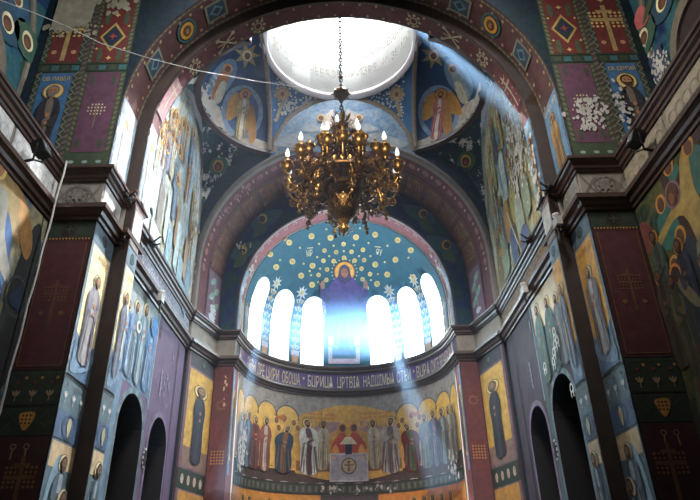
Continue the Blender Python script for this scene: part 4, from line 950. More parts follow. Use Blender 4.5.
for sx, side, hand in SIDES:
    P = Paint(on_splay, .6); P.base = .02; u0, u1 = sx*(q5-.2), sx*(q5+1.85)
    P.rect(u0, .42, u1, .92, K(112, 84, 100), 1); u = lambda k: u0+(u1-u0)*k
    P.line([(u(.15), .67), (u(.9), .67)], .03, K(120, 146, 128), 2)
    for k, v in ((.2, .6), (.35, .75), (.5, .58), (.65, .77)): P.ell(u(k), v, .2, .075, K(128, 160, 138), 2, 12, .4)
    P.ell(u(.85), .67, .12, .1, K(190, 190, 196), 3, 12); flakes(P, [(u(.8), .67, .25, .09, 26)], K(196, 196, 204), 4, 61 if sx < 0 else 62, .09) if sx < 0 else None
    P.obj('plant_mural', 'green plant painted on mauve at the foot of the east arch, %s side' % hand, 'mural')
    # saint panels on the splayed piers below the cornice
    P = Paint(on_splay, .8); P.base = .015; uu = lambda z: sx*(q5+10.33-z)
    P.rect(uu(7.0), .05, uu(FL), .95, K(118, 94, 108)); P.rect(uu(7.0), .1, uu(6.5), .95, K(64, 62, 70), 1); P.ringp(uu(6.75), .55, .0, .01, BLACK, 1)
    P.ell(uu(6.76), .55, .16, .085, K(44, 56, 52), 2, 16); P.ell(uu(6.76), .55, .1, .05, K(84, 98, 84), 3, 12)
    P.rect(uu(6.42), .12, uu(3.85), .95, K(206, 160, 72), 1); P.rect(uu(3.85), .12, uu(3.2), .95, K(140, 108, 96), 1)
    P.text('СВ. ЕФРЕМ' if sx < 0 else 'СВ. АНТОНИЙ', uu(6.15), .2 if sx < 0 else .2, .15, K(120, 70, 44), 2, .4, .62, (0, 1), (0, 0)) if False else None
    P.figure((uu(3.45), .53), (uu(5.95), .53), .42, K(36, 44, 64) if sx < 0 else K(34, 40, 46), K(52, 52, 62), K(150, 110, 80), K(90, 70, 56), GOLD2, across=(0, 1), L=3)
    P.rect(uu(3.15), .05, uu(2.55), .95, DKGREEN, 1)
    for k in range(4): P.ell(uu(2.85), .2+k*.2, .16, .05, K(196, 170, 150), 2, 8)
    P.rect(uu(2.5), .12, uu(-1), .95, OCHRE, 1); P.figure((uu(-.5), .53), (uu(1.9), .53), .42, K(60, 40, 36), K(84, 60, 50), K(110, 74, 54), None, GOLD2, across=(0, 1), L=3)
    P.obj('saint_mural', 'dark robed saint on gold on the splayed pier %s the apse' % ('left of' if sx < 0 else 'right of'), 'mural')
    # flat maroon pillar of the ring
    P = Paint(on_plane(1, YF, -1)); a, b = sorted((sx*4.86, sx*4.22)); c = (a+b)/2
    P.rect(a, FL, b, 7.02, K(96, 42, 42)); P.rect(a, ZL1, b, ZU0, K(72, 56, 66)) ; 
    for i in range(5):
        for j in range(5):
            if (i-2)*(j-2) != 0 or True: P.ell(c-.2+i*.1, 3.55+j*.1, .03, .03, K(186, 130, 60), 1, 6)
    for k in range(8): a2 = k*PI/4; P.ell(c+.14*math.cos(a2), 5.55+.14*math.sin(a2), .06, .05, K(122, 74, 60), 1, 8)
    flakes(P, [(c+.1, 6.2, .05, .35, 10)], K(206, 170, 140), 2, 71, .07) if sx < 0 else None
    P.obj('pillar_mural', 'maroon pillar face with a gold dotted cross %s the apse' % ('left of' if sx < 0 else 'right of'), 'mural')
    P = Paint(on_plane(0, sx*4.18, -sx)); P.rect(YF+.03, 3.2, YA-.03, 6.9, PALEBLUE); P.rect(YF+.15, 3.7, YA-.1, 6.2, GOLD2, 1); P.figure((YF+.4, 3.9), (YF+.4, 5.9), .35, K(70, 84, 104), K(120, 120, 124), None, None, GOLD, L=2)
    P.obj('saint_mural', 'narrow saint strip on the %s reveal of the apse arch' % hand, 'mural')

# seraphim on the dark ring
for p, nm, worn in (((263, 219), 'upper left', 0), ((243, 250), 'lower left', 1), ((423, 214), 'upper right', 0), ((446, 245), 'lower right', 0)):
    P = Paint(px_plane(1, YF, -1), None, True); x, y = p; s_ = -1 if x < 345 else 1
    P.smooth([(x-12, y+9), (x-6, y-4), (x+10, y-9), (x+20, y-8), (x+12, y+3), (x, y+8)] if s_ < 0 else [(x+12, y+9), (x+6, y-4), (x-10, y-9), (x-20, y-8), (x-12, y+3), (x, y+8)], K(30, 84, 92), 1)
    P.smooth([(x-10, y+18), (x-4, y+4), (x+4, y+4), (x+2, y+14)] if s_ < 0 else [(x+10, y+18), (x+4, y+4), (x-4, y+4), (x-2, y+14)], K(60, 90, 60), 2)
    P.ell(x, y, 4.4, 4.8, K(208, 156, 52), 3); P.ell(x-s_*.8*-1, y+.4, 3.2, 3.6, K(52, 36, 30), 4)
    if worn: flakes(P, [(x-1, y-3, 3, 2.5, 14)], K(216, 206, 186), 6, 81, 1.6)
    P.obj('seraph_mural', '%s haloed seraph on the dark blue ring before the apse' % nm, 'mural')
# seraphim on the pendentives
for p, nm in (((218, 166), 'left'), ((466, 161), 'right')):
    P = Paint(on_mesh('pendentive_north_east' if p[0] < 345 else 'pendentive_south_east'), 5, True); x, y = p
    P.smooth([(x-9, y+2), (x-4, y-9), (x+6, y-9), (x+10, y), (x+4, y+9), (x-4, y+9)], K(56, 108, 66), 1)
    for a2 in (-.6, 0, .6): P.smooth([(x-3, y+8), (x+3, y+8), (x+2+14*math.sin(a2), y+26), (x-2+14*math.sin(a2), y+26)], K(26, 66, 62), 1)
    P.ell(x, y, 5.4, 6.4, K(222, 172, 48), 2); P.ell(x, y+.8, 3.8, 4.8, K(84, 46, 30), 3); P.ell(x, y+1.5, 2.2, 3, K(150, 84, 50), 4)
    if x < 345: P.obj('seraph_mural', 'golden haloed seraph in green on the %s pendentive' % nm, 'mural'); P = Paint(P.f, 5, True); P.base = .02; flakes(P, [(212, 190, 5, 5, 10), (216, 178, 6, 2, 16), (205, 150, 3, 8, 14), (228, 150, 8, 6, 14), (206, 205, 3, 8, 10)], K(206, 210, 200), 5, 91, 1.8)
    P.obj(*(('mural_patch', 'white plaster losses around the seraph of the left pendentive', 'mural') if x < 345 else ('seraph_mural', 'golden haloed seraph in green on the %s pendentive' % nm, 'mural')))
# east lunette: clouds and two seraphim
P = Paint(px_plane(1, YE-.04, -1), None, True)
for (x, y, rx, ry) in ((300, 138, 16, 5), (288, 142, 14, 5), (312, 128, 10, 4), (330, 118, 12, 5), (378, 138, 18, 5), (395, 143, 13, 5), (368, 128, 10, 4), (352, 116, 12, 5), (345, 136, 20, 6)):
    P.smooth([(x-rx, y+ry*.6), (x-rx*.7, y-ry*.5), (x-rx*.1, y-ry), (x+rx*.5, y-ry*.5), (x+rx, y+ry*.3), (x+rx*.4, y+ry), (x-rx*.4, y+ry)], K(156, 162, 166), 1)
P.obj('cloud_mural', 'pale clouds painted in the lunette behind the chandelier', 'mural')
for p in ((321, 118), (359, 118)):
    P = Paint(px_plane(1, YE-.07, -1), None, True); x, y = p; s_ = 1 if x < 345 else -1
    P.smooth([(x+s_*2, y+2), (x+s_*12, y-9), (x+s_*10, y+10), (x, y+12)], K(210, 190, 176), 1); P.ell(x, y, 4, 3.4, K(222, 176, 90), 2); P.ell(x, y+.3, 2.6, 2.4, K(110, 74, 54), 3)
    P.obj('seraph_mural', 'haloed seraph in the cloud lunette, %s of the chandelier stem' % ('left' if x < 345 else 'right'), 'mural')
# lantern: stars and seraph stars
P = Paint(on_mesh('vault_lantern'), 8, True); rg = random.Random(5)
for i in range(1600):
    s_ = rg.choice((-1, 1)); x = 339+s_*rg.uniform(10, 72); y = rg.uniform(42, 148)
    if abs(x-339) > 66-(y-40)*.02 or (abs(x-339)/70)**2+((y-145)/50)**2 < 1.02 or math.hypot((x-339), (y-38)*1.35) < 79: continue
    P.ell(x, y, 1.0, 1.0, K(206, 206, 190), 1, 6)
P.obj('star_mural', 'small pale stars on the blue vault under the dome ring', 'mural')
for x in (282, 397):
    s_ = -1 if x < 345 else 1
    P = Paint(on_mesh('vault_lantern'), 6, True); P.base = .02; P.star(x, 94, 9, K(168, 146, 112), 1, 9, .7); P.ell(x, 94, 4, 5, K(190, 160, 120), 2); P.ell(x, 94, 2, 2.6, K(126, 84, 64), 3)
    P.poly([(x-2, 102), (x+2, 102), (x-s_*-6+1, 122), (x-s_*-6-2, 122)], K(168, 146, 112), 1)
    P.obj('seraph_mural', 'tan many winged seraph on the starry blue vault, %s' % ('left' if x < 345 else 'right'), 'mural')
    P = Paint(P.f, 6, True); P.base = .03
    if x < 345: flakes(P, [(296, 108, 7, 4, 40), (310, 101, 6, 3, 18), (290, 112, 5, 3, 12)], L=4, seed=93, r=1.7)
    P.obj('mural_patch', 'white flaked plaster beside the tan seraph left of the chandelier chain', 'mural')
# angels in the side conches
for side in ('north', 'south'):
    fm = on_mesh('vault_%s' % side); M = (lambda x: x) if side == 'north' else (lambda x: 681-x); hand = 'left' if side == 'north' else 'right'
    P = Paint(fm, 6, True)
    P.poly([(M(x), y) for x, y in ((193, 80), (196, 100), (206, 116), (222, 134), (240, 146), (262, 152), (268, 150), (268, 143), (254, 138), (240, 128), (226, 117), (216, 104), (206, 98), (200, 80), (204, 66), (196, 68))], K(196, 184, 166), 1)
    if side == 'north': flakes(P, [(208, 100, 6, 8, 40), (214, 92, 4, 8, 20)], L=3, seed=95, r=2.2)
    P.obj('cloud_mural', 'band of pale cloud around the rim of the %s conch' % hand, 'mural')
    P = Paint(fm, 6, True); P.base = .02; x, y = M(242), 112
    P.ell(x, y, 21, 27, K(126, 150, 178), 1, 28); P.ell(x, y, 16.5, 22, K(44, 84, 128), 2, 24)
    robe = K(190, 164, 100) if side == 'north' else K(190, 110, 110)
    P.smooth([(x-14, y-12), (x-4, y-20), (x+2, y-10), (x-6, y+4), (x-16, y+8)], K(206, 150, 66), 3); P.smooth([(x+6, y-6), (x+12, y-2), (x+14, y+24), (x+8, y+32), (x+4, y+10)], K(186, 130, 56), 3)
    if side == 'south': P.smooth([(x+2, y-14), (x+14, y-20), (x+24, y-2), (x+20, y+4), (x+8, y-2)], K(196, 138, 52), 3)
    P.figure((x-3, y+27), (x+3, y-21), 13, robe, K(224, 214, 190), FLESH, K(70, 42, 28), K(214, 140, 52), L=4, hr=.12, lean=0)
    P.obj('angel_mural', 'angel within a blue medallion in the %s conch' % hand, 'mural')
    P = Paint(fm, 6, True); P.base = .02; x, y = M(222), 78; k = 1 if side == 'north' else -1
    P.ell(x, y, 11, 22, K(110, 142, 168), 1, 24, -.55*k*-1); P.smooth([(x-k*12, y+20), (x-k*4, y-2), (x+k*4, y-14), (x+k*10, y-10), (x+k*4, y+6), (x-k*4, y+20)], K(184, 110, 52) if side == 'north' else K(150, 166, 160), 2); P.smooth([(x-k*10, y+24), (x-k*2, y+4), (x+k*4, y+6), (x-k*2, y+24)], K(206, 196, 170), 3)
    P.ell(x+k*5, y-10, 5, 4.5, K(206, 140, 50), 4); P.ell(x+k*5, y-9.5, 3.4, 3.2, K(90, 54, 36), 5)
    P.obj('angel_mural', 'half hidden angel on the outer edge of the %s conch' % hand, 'mural')
    P = Paint(fm, 6, True); P.base = .02; x, y = M(247), 55; P.star(x, y, 14, K(176, 148, 92), 1, 7, .45); P.ell(x, y, 5, 5.5, K(222, 206, 170), 2); P.ell(x, y+.5, 3, 3.6, K(122, 78, 54), 3)
    P.obj('seraph_mural', 'golden rayed seraph at the top of the %s conch' % hand, 'mural')

# ---- apse: starred conch, Virgin, lilies, Eucharist
fa = on_mesh('wall_apse')
big = [(157,80),(252,88),(318,120),(380,85),(476,72),(589,100),(45,112),(222,152),(281,160),(358,158),(415,148),(61,207),(162,228),(217,203),(268,205),(320,188),(373,202),(421,200),(477,222),(578,198),(235,247),(192,274),(105,278),(231,299),(160,324),(211,345),(260,345),(408,243),(451,270),(413,296),(537,272),(486,319),(386,343),(434,340),(665,285),(-20,235),(-50,170),(20,90),(655,150)]
small = [(99,138),(195,118),(268,128),(369,125),(443,114),(538,128),(643,188),(0,200),(118,218),(186,185),(246,180),(319,155),(395,180),(453,180),(524,210),(200,243),(155,276),(148,255),(113,342),(490,270),(533,333),(455,300),(232,45),(400,40),(190,310),(200,320),(320,215),(295,230)]
sg = K(214, 190, 120)
for i, (x, y) in enumerate(big):
    P = Paint(fa, 4, True); X, Y = 280+x/5, 220+y/5; r = 3.0 if math.hypot(X-344, Y-272) > 30 else 2.3
    P.ell(X, Y, r, r, sg, 1, 14); P.ell(X, Y, r*.6, r*.6, K(196, 160, 88), 2, 10)
    o = P.obj('gold_star', 'round gold star on the blue conch of the apse', 'star', 'gold stars of the conch')
    if o:
        dx, dy = X-344, Y-272
        ang = ('right', 'upper right', 'above', 'upper left', 'left', 'lower left', 'below', 'lower right')[int(round(math.atan2(-dy, dx)/(PI/4))) % 8]
def small_star(X, Y, q, lab, grp):
    P = Paint(fa, 4, True); P.ell(X, Y, q, q, sg, 1, 8); P.obj('small_gold_star', lab, 'star', grp)
for x, y in small: small_star(280+x/5, 220+y/5, 1.1, 'small gold dot among the larger stars of the blue conch', 'small gold stars of the conch')
for i in range(22): a2 = 2*PI*i/22; small_star(344.5+12.6*math.cos(a2), 272+12.8*math.sin(a2), .75, 'tiny gold dot in the circle around the halo of the Virgin', 'gold dots around the halo')
P = Paint(fa, 4, True); P.text('МР', 306.5, 256.5, 6.5, CREAM, 1, .5, 6, (1, -.12), (-.05, -1)); P.line([(307, 248), (313, 247.5)], .8, CREAM, 1); P.obj('inscription', 'pale Greek letters left of the Virgin in the conch', 'inscription')
P = Paint(fa, 4, True); P.text('ѲУ', 376, 255, 6.5, CREAM, 1, .5, 6, (1, .1), (.05, -1)); P.line([(375, 246.5), (381, 247)], .8, CREAM, 1); P.obj('inscription', 'pale Greek letters right of the Virgin in the conch', 'inscription')
P = Paint(fa, 4, True); P.base = .02; vr = K(78, 62, 120); vr2 = K(60, 50, 100); vb = K(64, 110, 180)
P.ell(344.5, 271.8, 10.4, 10.6, K(196, 104, 44), 2, 28); P.ell(344.5, 271.8, 9.6, 9.8, K(236, 174, 70), 3, 28)
P.smooth([(337, 277), (331, 286), (325, 290), (323, 312), (327, 330), (328, 352), (345, 355), (361, 352), (362, 330), (366, 312), (364, 290), (358, 286), (352, 277)], vb, 3)
P.smooth([(338, 277), (328, 287), (322, 300), (326, 318), (336, 322), (344, 330), (353, 322), (363, 318), (367, 300), (361, 287), (351, 277)], vr, 4)
for s_ in (-1, 1):
    P.smooth([(344+s_*14, 297), (344+s_*20, 293), (344+s_*19, 287), (344+s_*22, 283), (344+s_*24, 288), (344+s_*23, 298), (344+s_*16, 304)], vr2, 5); P.smooth([(344+s_*19.5, 288), (344+s_*20, 281.5), (344+s_*22, 280), (344+s_*24, 283), (344+s_*23.5, 288)], K(150, 110, 96), 6)
    P.rect(344+s_*13-3, 337, 344+s_*13+3, 346, K(206, 186, 190), 6); P.rect(344+s_*14-2, 347, 344+s_*14+2, 364, K(196, 176, 184), 6)
    for (a_, b_) in ((.3, .6), (.55, .85)): P.line([(344+s_*4, 322), (344+s_*(4+8*a_), 350)], .8, K(120, 160, 214), 5)
P.rect(331, 359, 357, 364, K(196, 170, 180), 5)
P.smooth([(344.3, 264), (340, 267), (338.6, 273), (338, 279), (344.5, 284), (351, 279), (350.4, 273), (349, 267)], K(62, 46, 84), 5); P.ell(344.5, 272.6, 3.6, 5.2, K(166, 106, 72), 6, 16)
for s_ in (-1, 1): P.ell(344.5+s_*1.5, 271.8, .7, .4, BLACK, 7, 6); P.line([(344.5+s_*.8, 270.6), (344.5+s_*2.4, 270.5)], .4, BLACK, 7)
P.line([(344.5, 271.8), (344.3, 274.3)], .5, K(120, 70, 50), 7); P.line([(343.5, 275.8), (345.6, 275.8)], .5, K(120, 50, 44), 7)
P.obj('virgin_mural', 'praying Virgin in purple with a golden halo between the apse windows', 'mural')
# lily stems between the windows
for az, nm in ((-59, 'first'), (-34.5, 'second'), (34.5, 'third'), (59, 'fourth')):
    P = Paint(lambda u, v: on_apse(u, v) if v < ZC else (lambda e: (Vector((RA*math.cos(e)*math.sin(u/RA), YA+RA*math.cos(e)*math.cos(u/RA), ZC+RA*math.sin(e))), -Vector((math.cos(e)*math.sin(u/RA), math.cos(e)*math.cos(u/RA), math.sin(e)))))((v-ZC)/RA), .3); P.base = .015
    u = math.radians(az)*RA; c1, c2 = K(196, 200, 196), K(206, 176, 110)
    P.star(u, 11.7, .36, c1, 1, 8, .45); P.star(u, 11.7, .16, c2, 2, 6, .5); P.line([(u, 8.9), (u, 11.5)], .05, K(120, 146, 130), 1)
    for k in range(7):
        z = 9.1+k*.36; P.star(u, z+.1, .17, (c1, c2)[k % 2], 2, 4, .35); 
        for s_ in (-1, 1): P.ell(u+s_*.14, z+.02, .05, .13, (c2, c1)[k % 2], 2, 8, -s_*.6)
    P.smooth([(u-.16, 8.75), (u+.16, 8.75), (u+.11, 8.42), (u-.11, 8.42)], K(190, 140, 96), 2); P.rect(u-.2, 8.75, u+.2, 8.98, K(206, 190, 200), 2)
    P.obj('lily_mural', 'painted lily stem in a pot between apse windows, %s from the left' % nm, 'mural')
for s_, hand in ((-1, 'left'), (1, 'right')):
    P = Paint(on_apse, .3); P.base = .015; u = s_*math.radians(83)*RA; P.rect(u-.24, 8.45, u+.24, 10.4, K(150, 168, 186), 0); P.figure((u, 8.5), (u, 10.2), .3, K(196, 196, 196), K(196, 170, 120), None, None, GOLD2, L=1)
    P.obj('saint_mural', 'pale figure beside the outermost apse window on the %s' % hand, 'mural')
# reveal scrollwork
P = Paint(on_mesh('wall_east_reveal'), 5, True); rg = random.Random(8)
P2 = on_soffit(4.18, 9.66); P = Paint(P2, .4); qq = 4.18*PI/2
for i in range(54):
    u = -qq+.5+i*(2*qq-1)/53; v = YF+.37
    P.ringp(u, v+.12*(-1)**i, .07, .10, K(206, 186, 180), 1, 10); P.ell(u+.1, v-.2*(-1)**i, .06, .04, K(150, 66, 66), 1, 8)
for v in (YF+.05, YA-.05): P.line([(-qq+i*2*qq/50, v) for i in range(51)], .05, K(206, 190, 190), 1)
P.obj('arch_border', 'pink scrollwork band around the starred conch', 'mural')
for s_, hand in ((-1, 'left'), (1, 'right')):
    P = Paint(P2, .4); P.base = .015; P.rect(s_*(qq-1.4), YF+.03, s_*(qq+1.3), YA-.02, K(150, 178, 206), 1)
    for k in range(9): P.star(s_*(qq-1.2+k*.28), YF+.36, .17, K(220, 216, 196), 2, 5, .5)
    P.figure((s_*(qq+1.1), YF+.36), (s_*(qq-.4), YF+.36), .4, K(196, 200, 206), K(196, 176, 120), None, None, GOLD2, across=(0, 1), L=3)
    flakes(P, [(s_*(qq-1.5), YF+.3, .3, .15, 26)], L=9, seed=97, r=.1)
    P.obj('saint_mural', 'pale blue strip with a worn figure on the %s jamb beside the windows' % hand, 'mural')
# Eucharist mural on the drum of the apse
P = Paint(on_apse, .3); H = RA*PI/2
P.rect(-H+.02, 3.4, H-.02, 7.02, K(150, 138, 128)); P.rect(-H+.02, 3.4, H-.02, 4.0, K(72, 50, 40), 1)
gm = K(224, 172, 76, .2, .5); rim = K(104, 92, 84)
for i, u in enumerate([-6.0, -4.98, -3.88, -2.79, 2.72, 3.82, 4.92, 6.0]):
    w_ = .55 if abs(u) < 5.5 else .44; zt = 6.45; q = [(u+w_*math.cos(PI*k/14), 5.9+(zt-5.9)*math.sin(PI*k/14)) for k in range(15)]
    P.poly([(u-w_, 3.9), (u+w_, 3.9)]+q, gm, 1); P.line([(u+(x-u)*1.06, 5.9+(z-5.9)*1.08) for x, z in q], .05, rim, 2)
    P.star(u, 6.62, .07, rim, 2, 4, .4)
P.smooth([(-2.3, 3.8), (-2.3, 5.8), (-2.05, 6.2), (-1.5, 6.35), (-.9, 6.55), (-.35, 6.65), (.35, 6.65), (.9, 6.55), (1.5, 6.35), (2.05, 6.2), (2.3, 5.8), (2.3, 3.8)], K(212, 156, 70), 1)
for s_ in (-1, 1):
    for k in range(2): P.text('ПРИИМИТЕ ЯДИТЕ' if s_ < 0 else 'ПИЙТЕ ОТ НЕЯ ВСИ', s_*1.25-.7, 6.2-k*.17, .1, K(170, 78, 40), 2, .5, 1.4)
P.smooth([(-.2, 5.8), (-.75, 5.95), (-1.6, 5.6), (-1.0, 5.4)], K(170, 130, 130), 2); P.smooth([(.2, 5.8), (.75, 5.95), (1.6, 5.6), (1.0, 5.4)], K(170, 130, 130), 2)
P.rect(-2.3, 3.9, -.75, 4.3, K(150, 96, 46), 2); P.rect(.75, 3.9, 2.3, 4.3, K(150, 96, 46), 2)
P.obj('eucharist_ground', 'golden arcaded ground of the long mural on the apse wall', 'mural')
AP = [(-5.95, 5.5, K(110, 104, 104), K(140, 130, 120), 0), (-5.62, 5.62, K(176, 172, 160), K(128, 120, 110), 0), (-5.15, 5.78, K(64, 80, 98), K(120, 130, 140), 0), (-4.6, 5.72, K(128, 58, 44), K(84, 50, 44), 0), (-3.95, 5.8, K(140, 76, 58), K(196, 176, 160), .1), (-2.95, 5.62, K(36, 58, 76), K(128, 84, 44), .36), (-1.72, 5.98, K(214, 206, 190), K(96, 58, 70), -.2),
      (1.82, 5.98, K(176, 160, 148), K(120, 96, 92), .16), (2.85, 5.62, K(104, 32, 34), K(84, 100, 62), -.36), (3.62, 5.85, K(110, 120, 132), K(128, 130, 110), 0), (4.15, 5.9, K(70, 66, 86), K(120, 104, 120), 0), (4.75, 5.85, K(84, 92, 100), K(150, 150, 140), 0), (5.3, 5.8, K(120, 110, 96), K(160, 150, 130), 0), (5.8, 5.75, K(104, 96, 88), K(140, 130, 110), 0)]
names = ['first', 'second', 'third', 'fourth', 'fifth', 'sixth bowing', 'seventh, in white offering bread,', 'eighth, offering the cup,', 'ninth bowing', 'tenth', 'eleventh', 'twelfth', 'thirteenth', 'fourteenth']
for (u, zt, c1, c2, bend), nm in zip(AP, names):
    P = Paint(on_apse, .3); P.base = .03; P.figure((u, 3.8), (u, zt), .74 if abs(bend) < .15 else .98, c1, c2, K(168, 116, 82), K(64, 44, 34), GOLD2, L=2, bend=bend, fold=K(96, 84, 80), hr=.095)
    P.obj('apostle_mural', '%s painted apostle from the left on the golden apse wall' % nm, 'mural')
for s_ in (-1, 1):
    P = Paint(on_apse, .3); P.base = .025
    for (u, z) in ((3.33, 5.8), (2.92, 5.92), (2.45, 5.8), (2.25, 5.6), (3.2, 5.5)): P.ell(s_*u, z, .17, .17, K(232, 190, 100), 1); P.ell(s_*u, z, .11, .13, K(150, 92, 56), 2)
    P.smooth([(s_*3.7, 6.15), (s_*3.3, 5.98), (s_*2.9, 6.1), (s_*3.1, 5.85)], ORANGE, 2)
    P.obj('apostle_heads_mural', 'cluster of small haloed heads behind the bowing apostle on the %s' % ('left' if s_ < 0 else 'right'), 'mural')
    P = Paint(on_apse, .3); P.base = .025; P.figure((s_*1.12, 4.0), (s_*1.08, 5.95), .56, K(196, 178, 150), K(176, 150, 120), K(150, 96, 60), None, K(222, 176, 90), L=2)
    P.obj('angel_mural', 'attending angel in pale robe on the %s of the painted altar' % ('left' if s_ < 0 else 'right'), 'mural')
    P = Paint(on_apse, .3); P.base = .04; P.smooth([(s_*.1, 4.75), (s_*.08, 5.35), (s_*.32, 5.5), (s_*.66, 5.1), (s_*.76, 4.7), (s_*.3, 4.62)], K(186, 66, 42), 2); P.smooth([(s_*.4, 4.66), (s_*.55, 5.0), (s_*.72, 4.8), (s_*.74, 4.64)], K(228, 150, 66), 3); P.ell(s_*.25, 5.68, .2, .2, K(206, 130, 60), 3); P.ell(s_*.25, 5.68, .13, .16, K(90, 50, 36), 4)
    P.obj('angel_mural', 'red winged angel on the %s of the gold canopy over the altar' % ('left' if s_ < 0 else 'right'), 'mural')
P = Paint(on_apse, .3); P.base = .05; P.rect(-.82, 3.5, .82, 4.64, K(196, 186, 186), 1); P.rect(-.76, 3.55, .76, 4.57, K(168, 158, 162), 2); P.ringp(0, 4.12, .28, .33, K(96, 78, 70), 3); P.ell(0, 4.12, .28, .28, K(186, 160, 124), 3)
P.rect(-.03, 3.9, .03, 4.36, K(110, 70, 56), 4); P.rect(-.2, 4.13, .2, 4.18, K(110, 70, 56), 4); P.rect(-.1, 4.26, .1, 4.3, K(110, 70, 56), 4)
for s_ in (-1, 1): P.ell(s_*.62, 4.45, .07, .06, K(222, 170, 120), 4)
P.rect(-.14, 4.58, .14, 5.0, K(44, 40, 62), 4); P.poly([(-.38, 5.0), (.38, 5.0), (.13, 5.3), (-.13, 5.3)], K(232, 210, 170), 4)
P.obj('altar_mural', 'painted white altar with a cross roundel at the centre of the apse', 'mural')
P = Paint(on_apse, .3); P.base = .02; P.rect(-H+.02, 3.0, H-.02, 3.42, K(44, 48, 42), 1)
for i in range(44): u = -H+.2+i*.285; P.rect(u-.11, 3.07, u+.11, 3.34, K(70, 72, 60), 2); P.rect(u-.03, 3.1, u+.03, 3.31, K(104, 104, 90), 3)
flakes(P, [(.9, 3.2, .5, .08, 22), (-.8, 3.2, .5, .08, 12)], K(186, 170, 160), 5, 98, .07)
P.obj('ornament_mural', 'dark dentil band below the apse mural', 'mural')
P = Paint(on_apse, .3); P.base = .02; P.rect(-H+.05, FL, -1.2, 2.98, K(196, 128, 48), 1); P.rect(1.2, FL, H-.05, 2.98, K(190, 116, 44), 1); P.rect(-1.2, FL, 1.2, 2.98, K(72, 58, 60), 1)
for u in (-5.3, -4.8, -3.6, -2.8, 2.8, 3.3, 3.75, 4.3, 4.9): P.figure((u, .9), (u, 2.75), .5, K(110, 70, 50), K(70, 50, 44), K(110, 70, 48), None, K(226, 176, 84), L=3, arm=0)
P.obj('wall_mural', 'lower orange mural with haloed heads at the foot of the apse', 'mural')
flakesP = Paint(on_apse, .3); flakesP.base = .09; flakes(flakesP, [(-5.9, 4.0, .25, .35, 60), (-5.5, 4.6, .15, .3, 26), (-6.1, 5.6, .12, .4, 20), (5.4, 3.5, .3, .25, 30)], K(206, 196, 186), 2, 99, .09)
flakesP.obj('mural_patch', 'flaked white plaster spots at the ends of the apse mural', 'mural')
# gold letters on the purple frieze
P = Paint(lambda u, v: on_apse(u, v, RA-.015), .2); P.base = .01
words_ = [('ДѢВЫ', -5.55, .78), ('ДРЕ', -4.65, .5), ('ЦИРИ', -4.02, .75), ('ОБОША', -3.1, .92), ('·', -2.05, .08), ('БЦРИЦѦ', -1.8, 1.15), ('ЦРТВІѦ', -.45, 1.0), ('НАДШІМЫѦ', .72, 1.45), ('СТѢЙ', 2.3, .72), ('·', 3.15, .08), ('ВЦРѦ', 3.35, .8), ('ОУГЕ', 4.25, .6), ('ВЕЧАЛА', 4.95, .9), ('ѲА', 5.95, .35)]
for t_, u, w_ in words_: P.text(t_, u, 7.44, .5 if t_ != '·' else .7, K(222, 196, 146), 1, .5, w_)
P.obj('inscription_band', 'gold Slavonic lettering along the purple frieze of the apse', 'inscription')
# faint lettering round the drum
def on_drum(u, v): a = u/(RD-.01); return Vector(((RD-.01)*math.sin(a), YC+(RD-.01)*math.cos(a), v)), Vector((-math.sin(a), -math.cos(a), 0))
P = Paint(on_drum, .3); gt = K(150, 140, 128)
for k, (z, t_) in enumerate(((19.3, 'ГОСПОДЬ С НЕБЕСЕ ПРИЗРЕ НА ЗЕМЛЮ'), (20.3, 'УСЛЫШАТИ ВОЗДЫХАНИЕ ОКОВАННЫХ'), (21.3, 'РАЗРЕШИТИ СЫНЫ УМЕРЩВЛЕННЫХ'))): P.text(t_, -3.9, z, .45, gt, 1, .5, 7.8)
P.obj('inscription_band', 'rows of faint lettering inside the white drum of the dome', 'inscription')
# ------------------------------------------------------------------ chandelier
def metal(name, c, rough, var=.5, scale=14):
    m = paint(name, c, rough=rough, var=var, scale=scale, spec=.5, metal=1.); return m
brass = metal('old_brass', (138, 100, 50), .38); brass_d = metal('dark_brass', (84, 58, 30), .42); iron = paint('black_iron', (30, 27, 26), rough=.5, var=.2)
CH = Vector((0, 17.0, 0))
chand = empty('chandelier', (0, 17.0, 9.66), 'large brass candle chandelier hanging on a chain below the dome', 'chandelier')
def part(mb, name, parent=chand, rot=0.):
    o = mb.build(name, parent); o.location = (0, 0, 0); o.rotation_euler = (0, 0, rot); return o
Z = lambda z: z-9.66
m = MB()
m.lathe([(.001, Z(9.66)), (.04, Z(9.70)), (.03, Z(9.78)), (.11, Z(9.84)), (.17, Z(9.95)), (.12, Z(10.06)), (.09, Z(10.1)), (.2, Z(10.18)), (.22, Z(10.26))], (0, 0, 0), brass, 20)
for k in range(6):
    a = k*PI/3; m.tube([(.16*math.cos(a), .16*math.sin(a), Z(10.05)), (.27*math.cos(a), .27*math.sin(a), Z(9.98)), (.29*math.cos(a), .29*math.sin(a), Z(9.88)), (.23*math.cos(a), .23*math.sin(a), Z(9.86))], .022, brass, 6)
part(m, 'finial')
m = MB(); m.lathe([(.2, Z(10.26)), (.36, Z(10.42)), (.47, Z(10.68)), (.5, Z(10.95)), (.47, Z(11.1)), (.54, Z(11.16)), (.52, Z(11.24))], (0, 0, 0), brass_d, 28)
bowl = part(m, 'bowl')
m = MB()
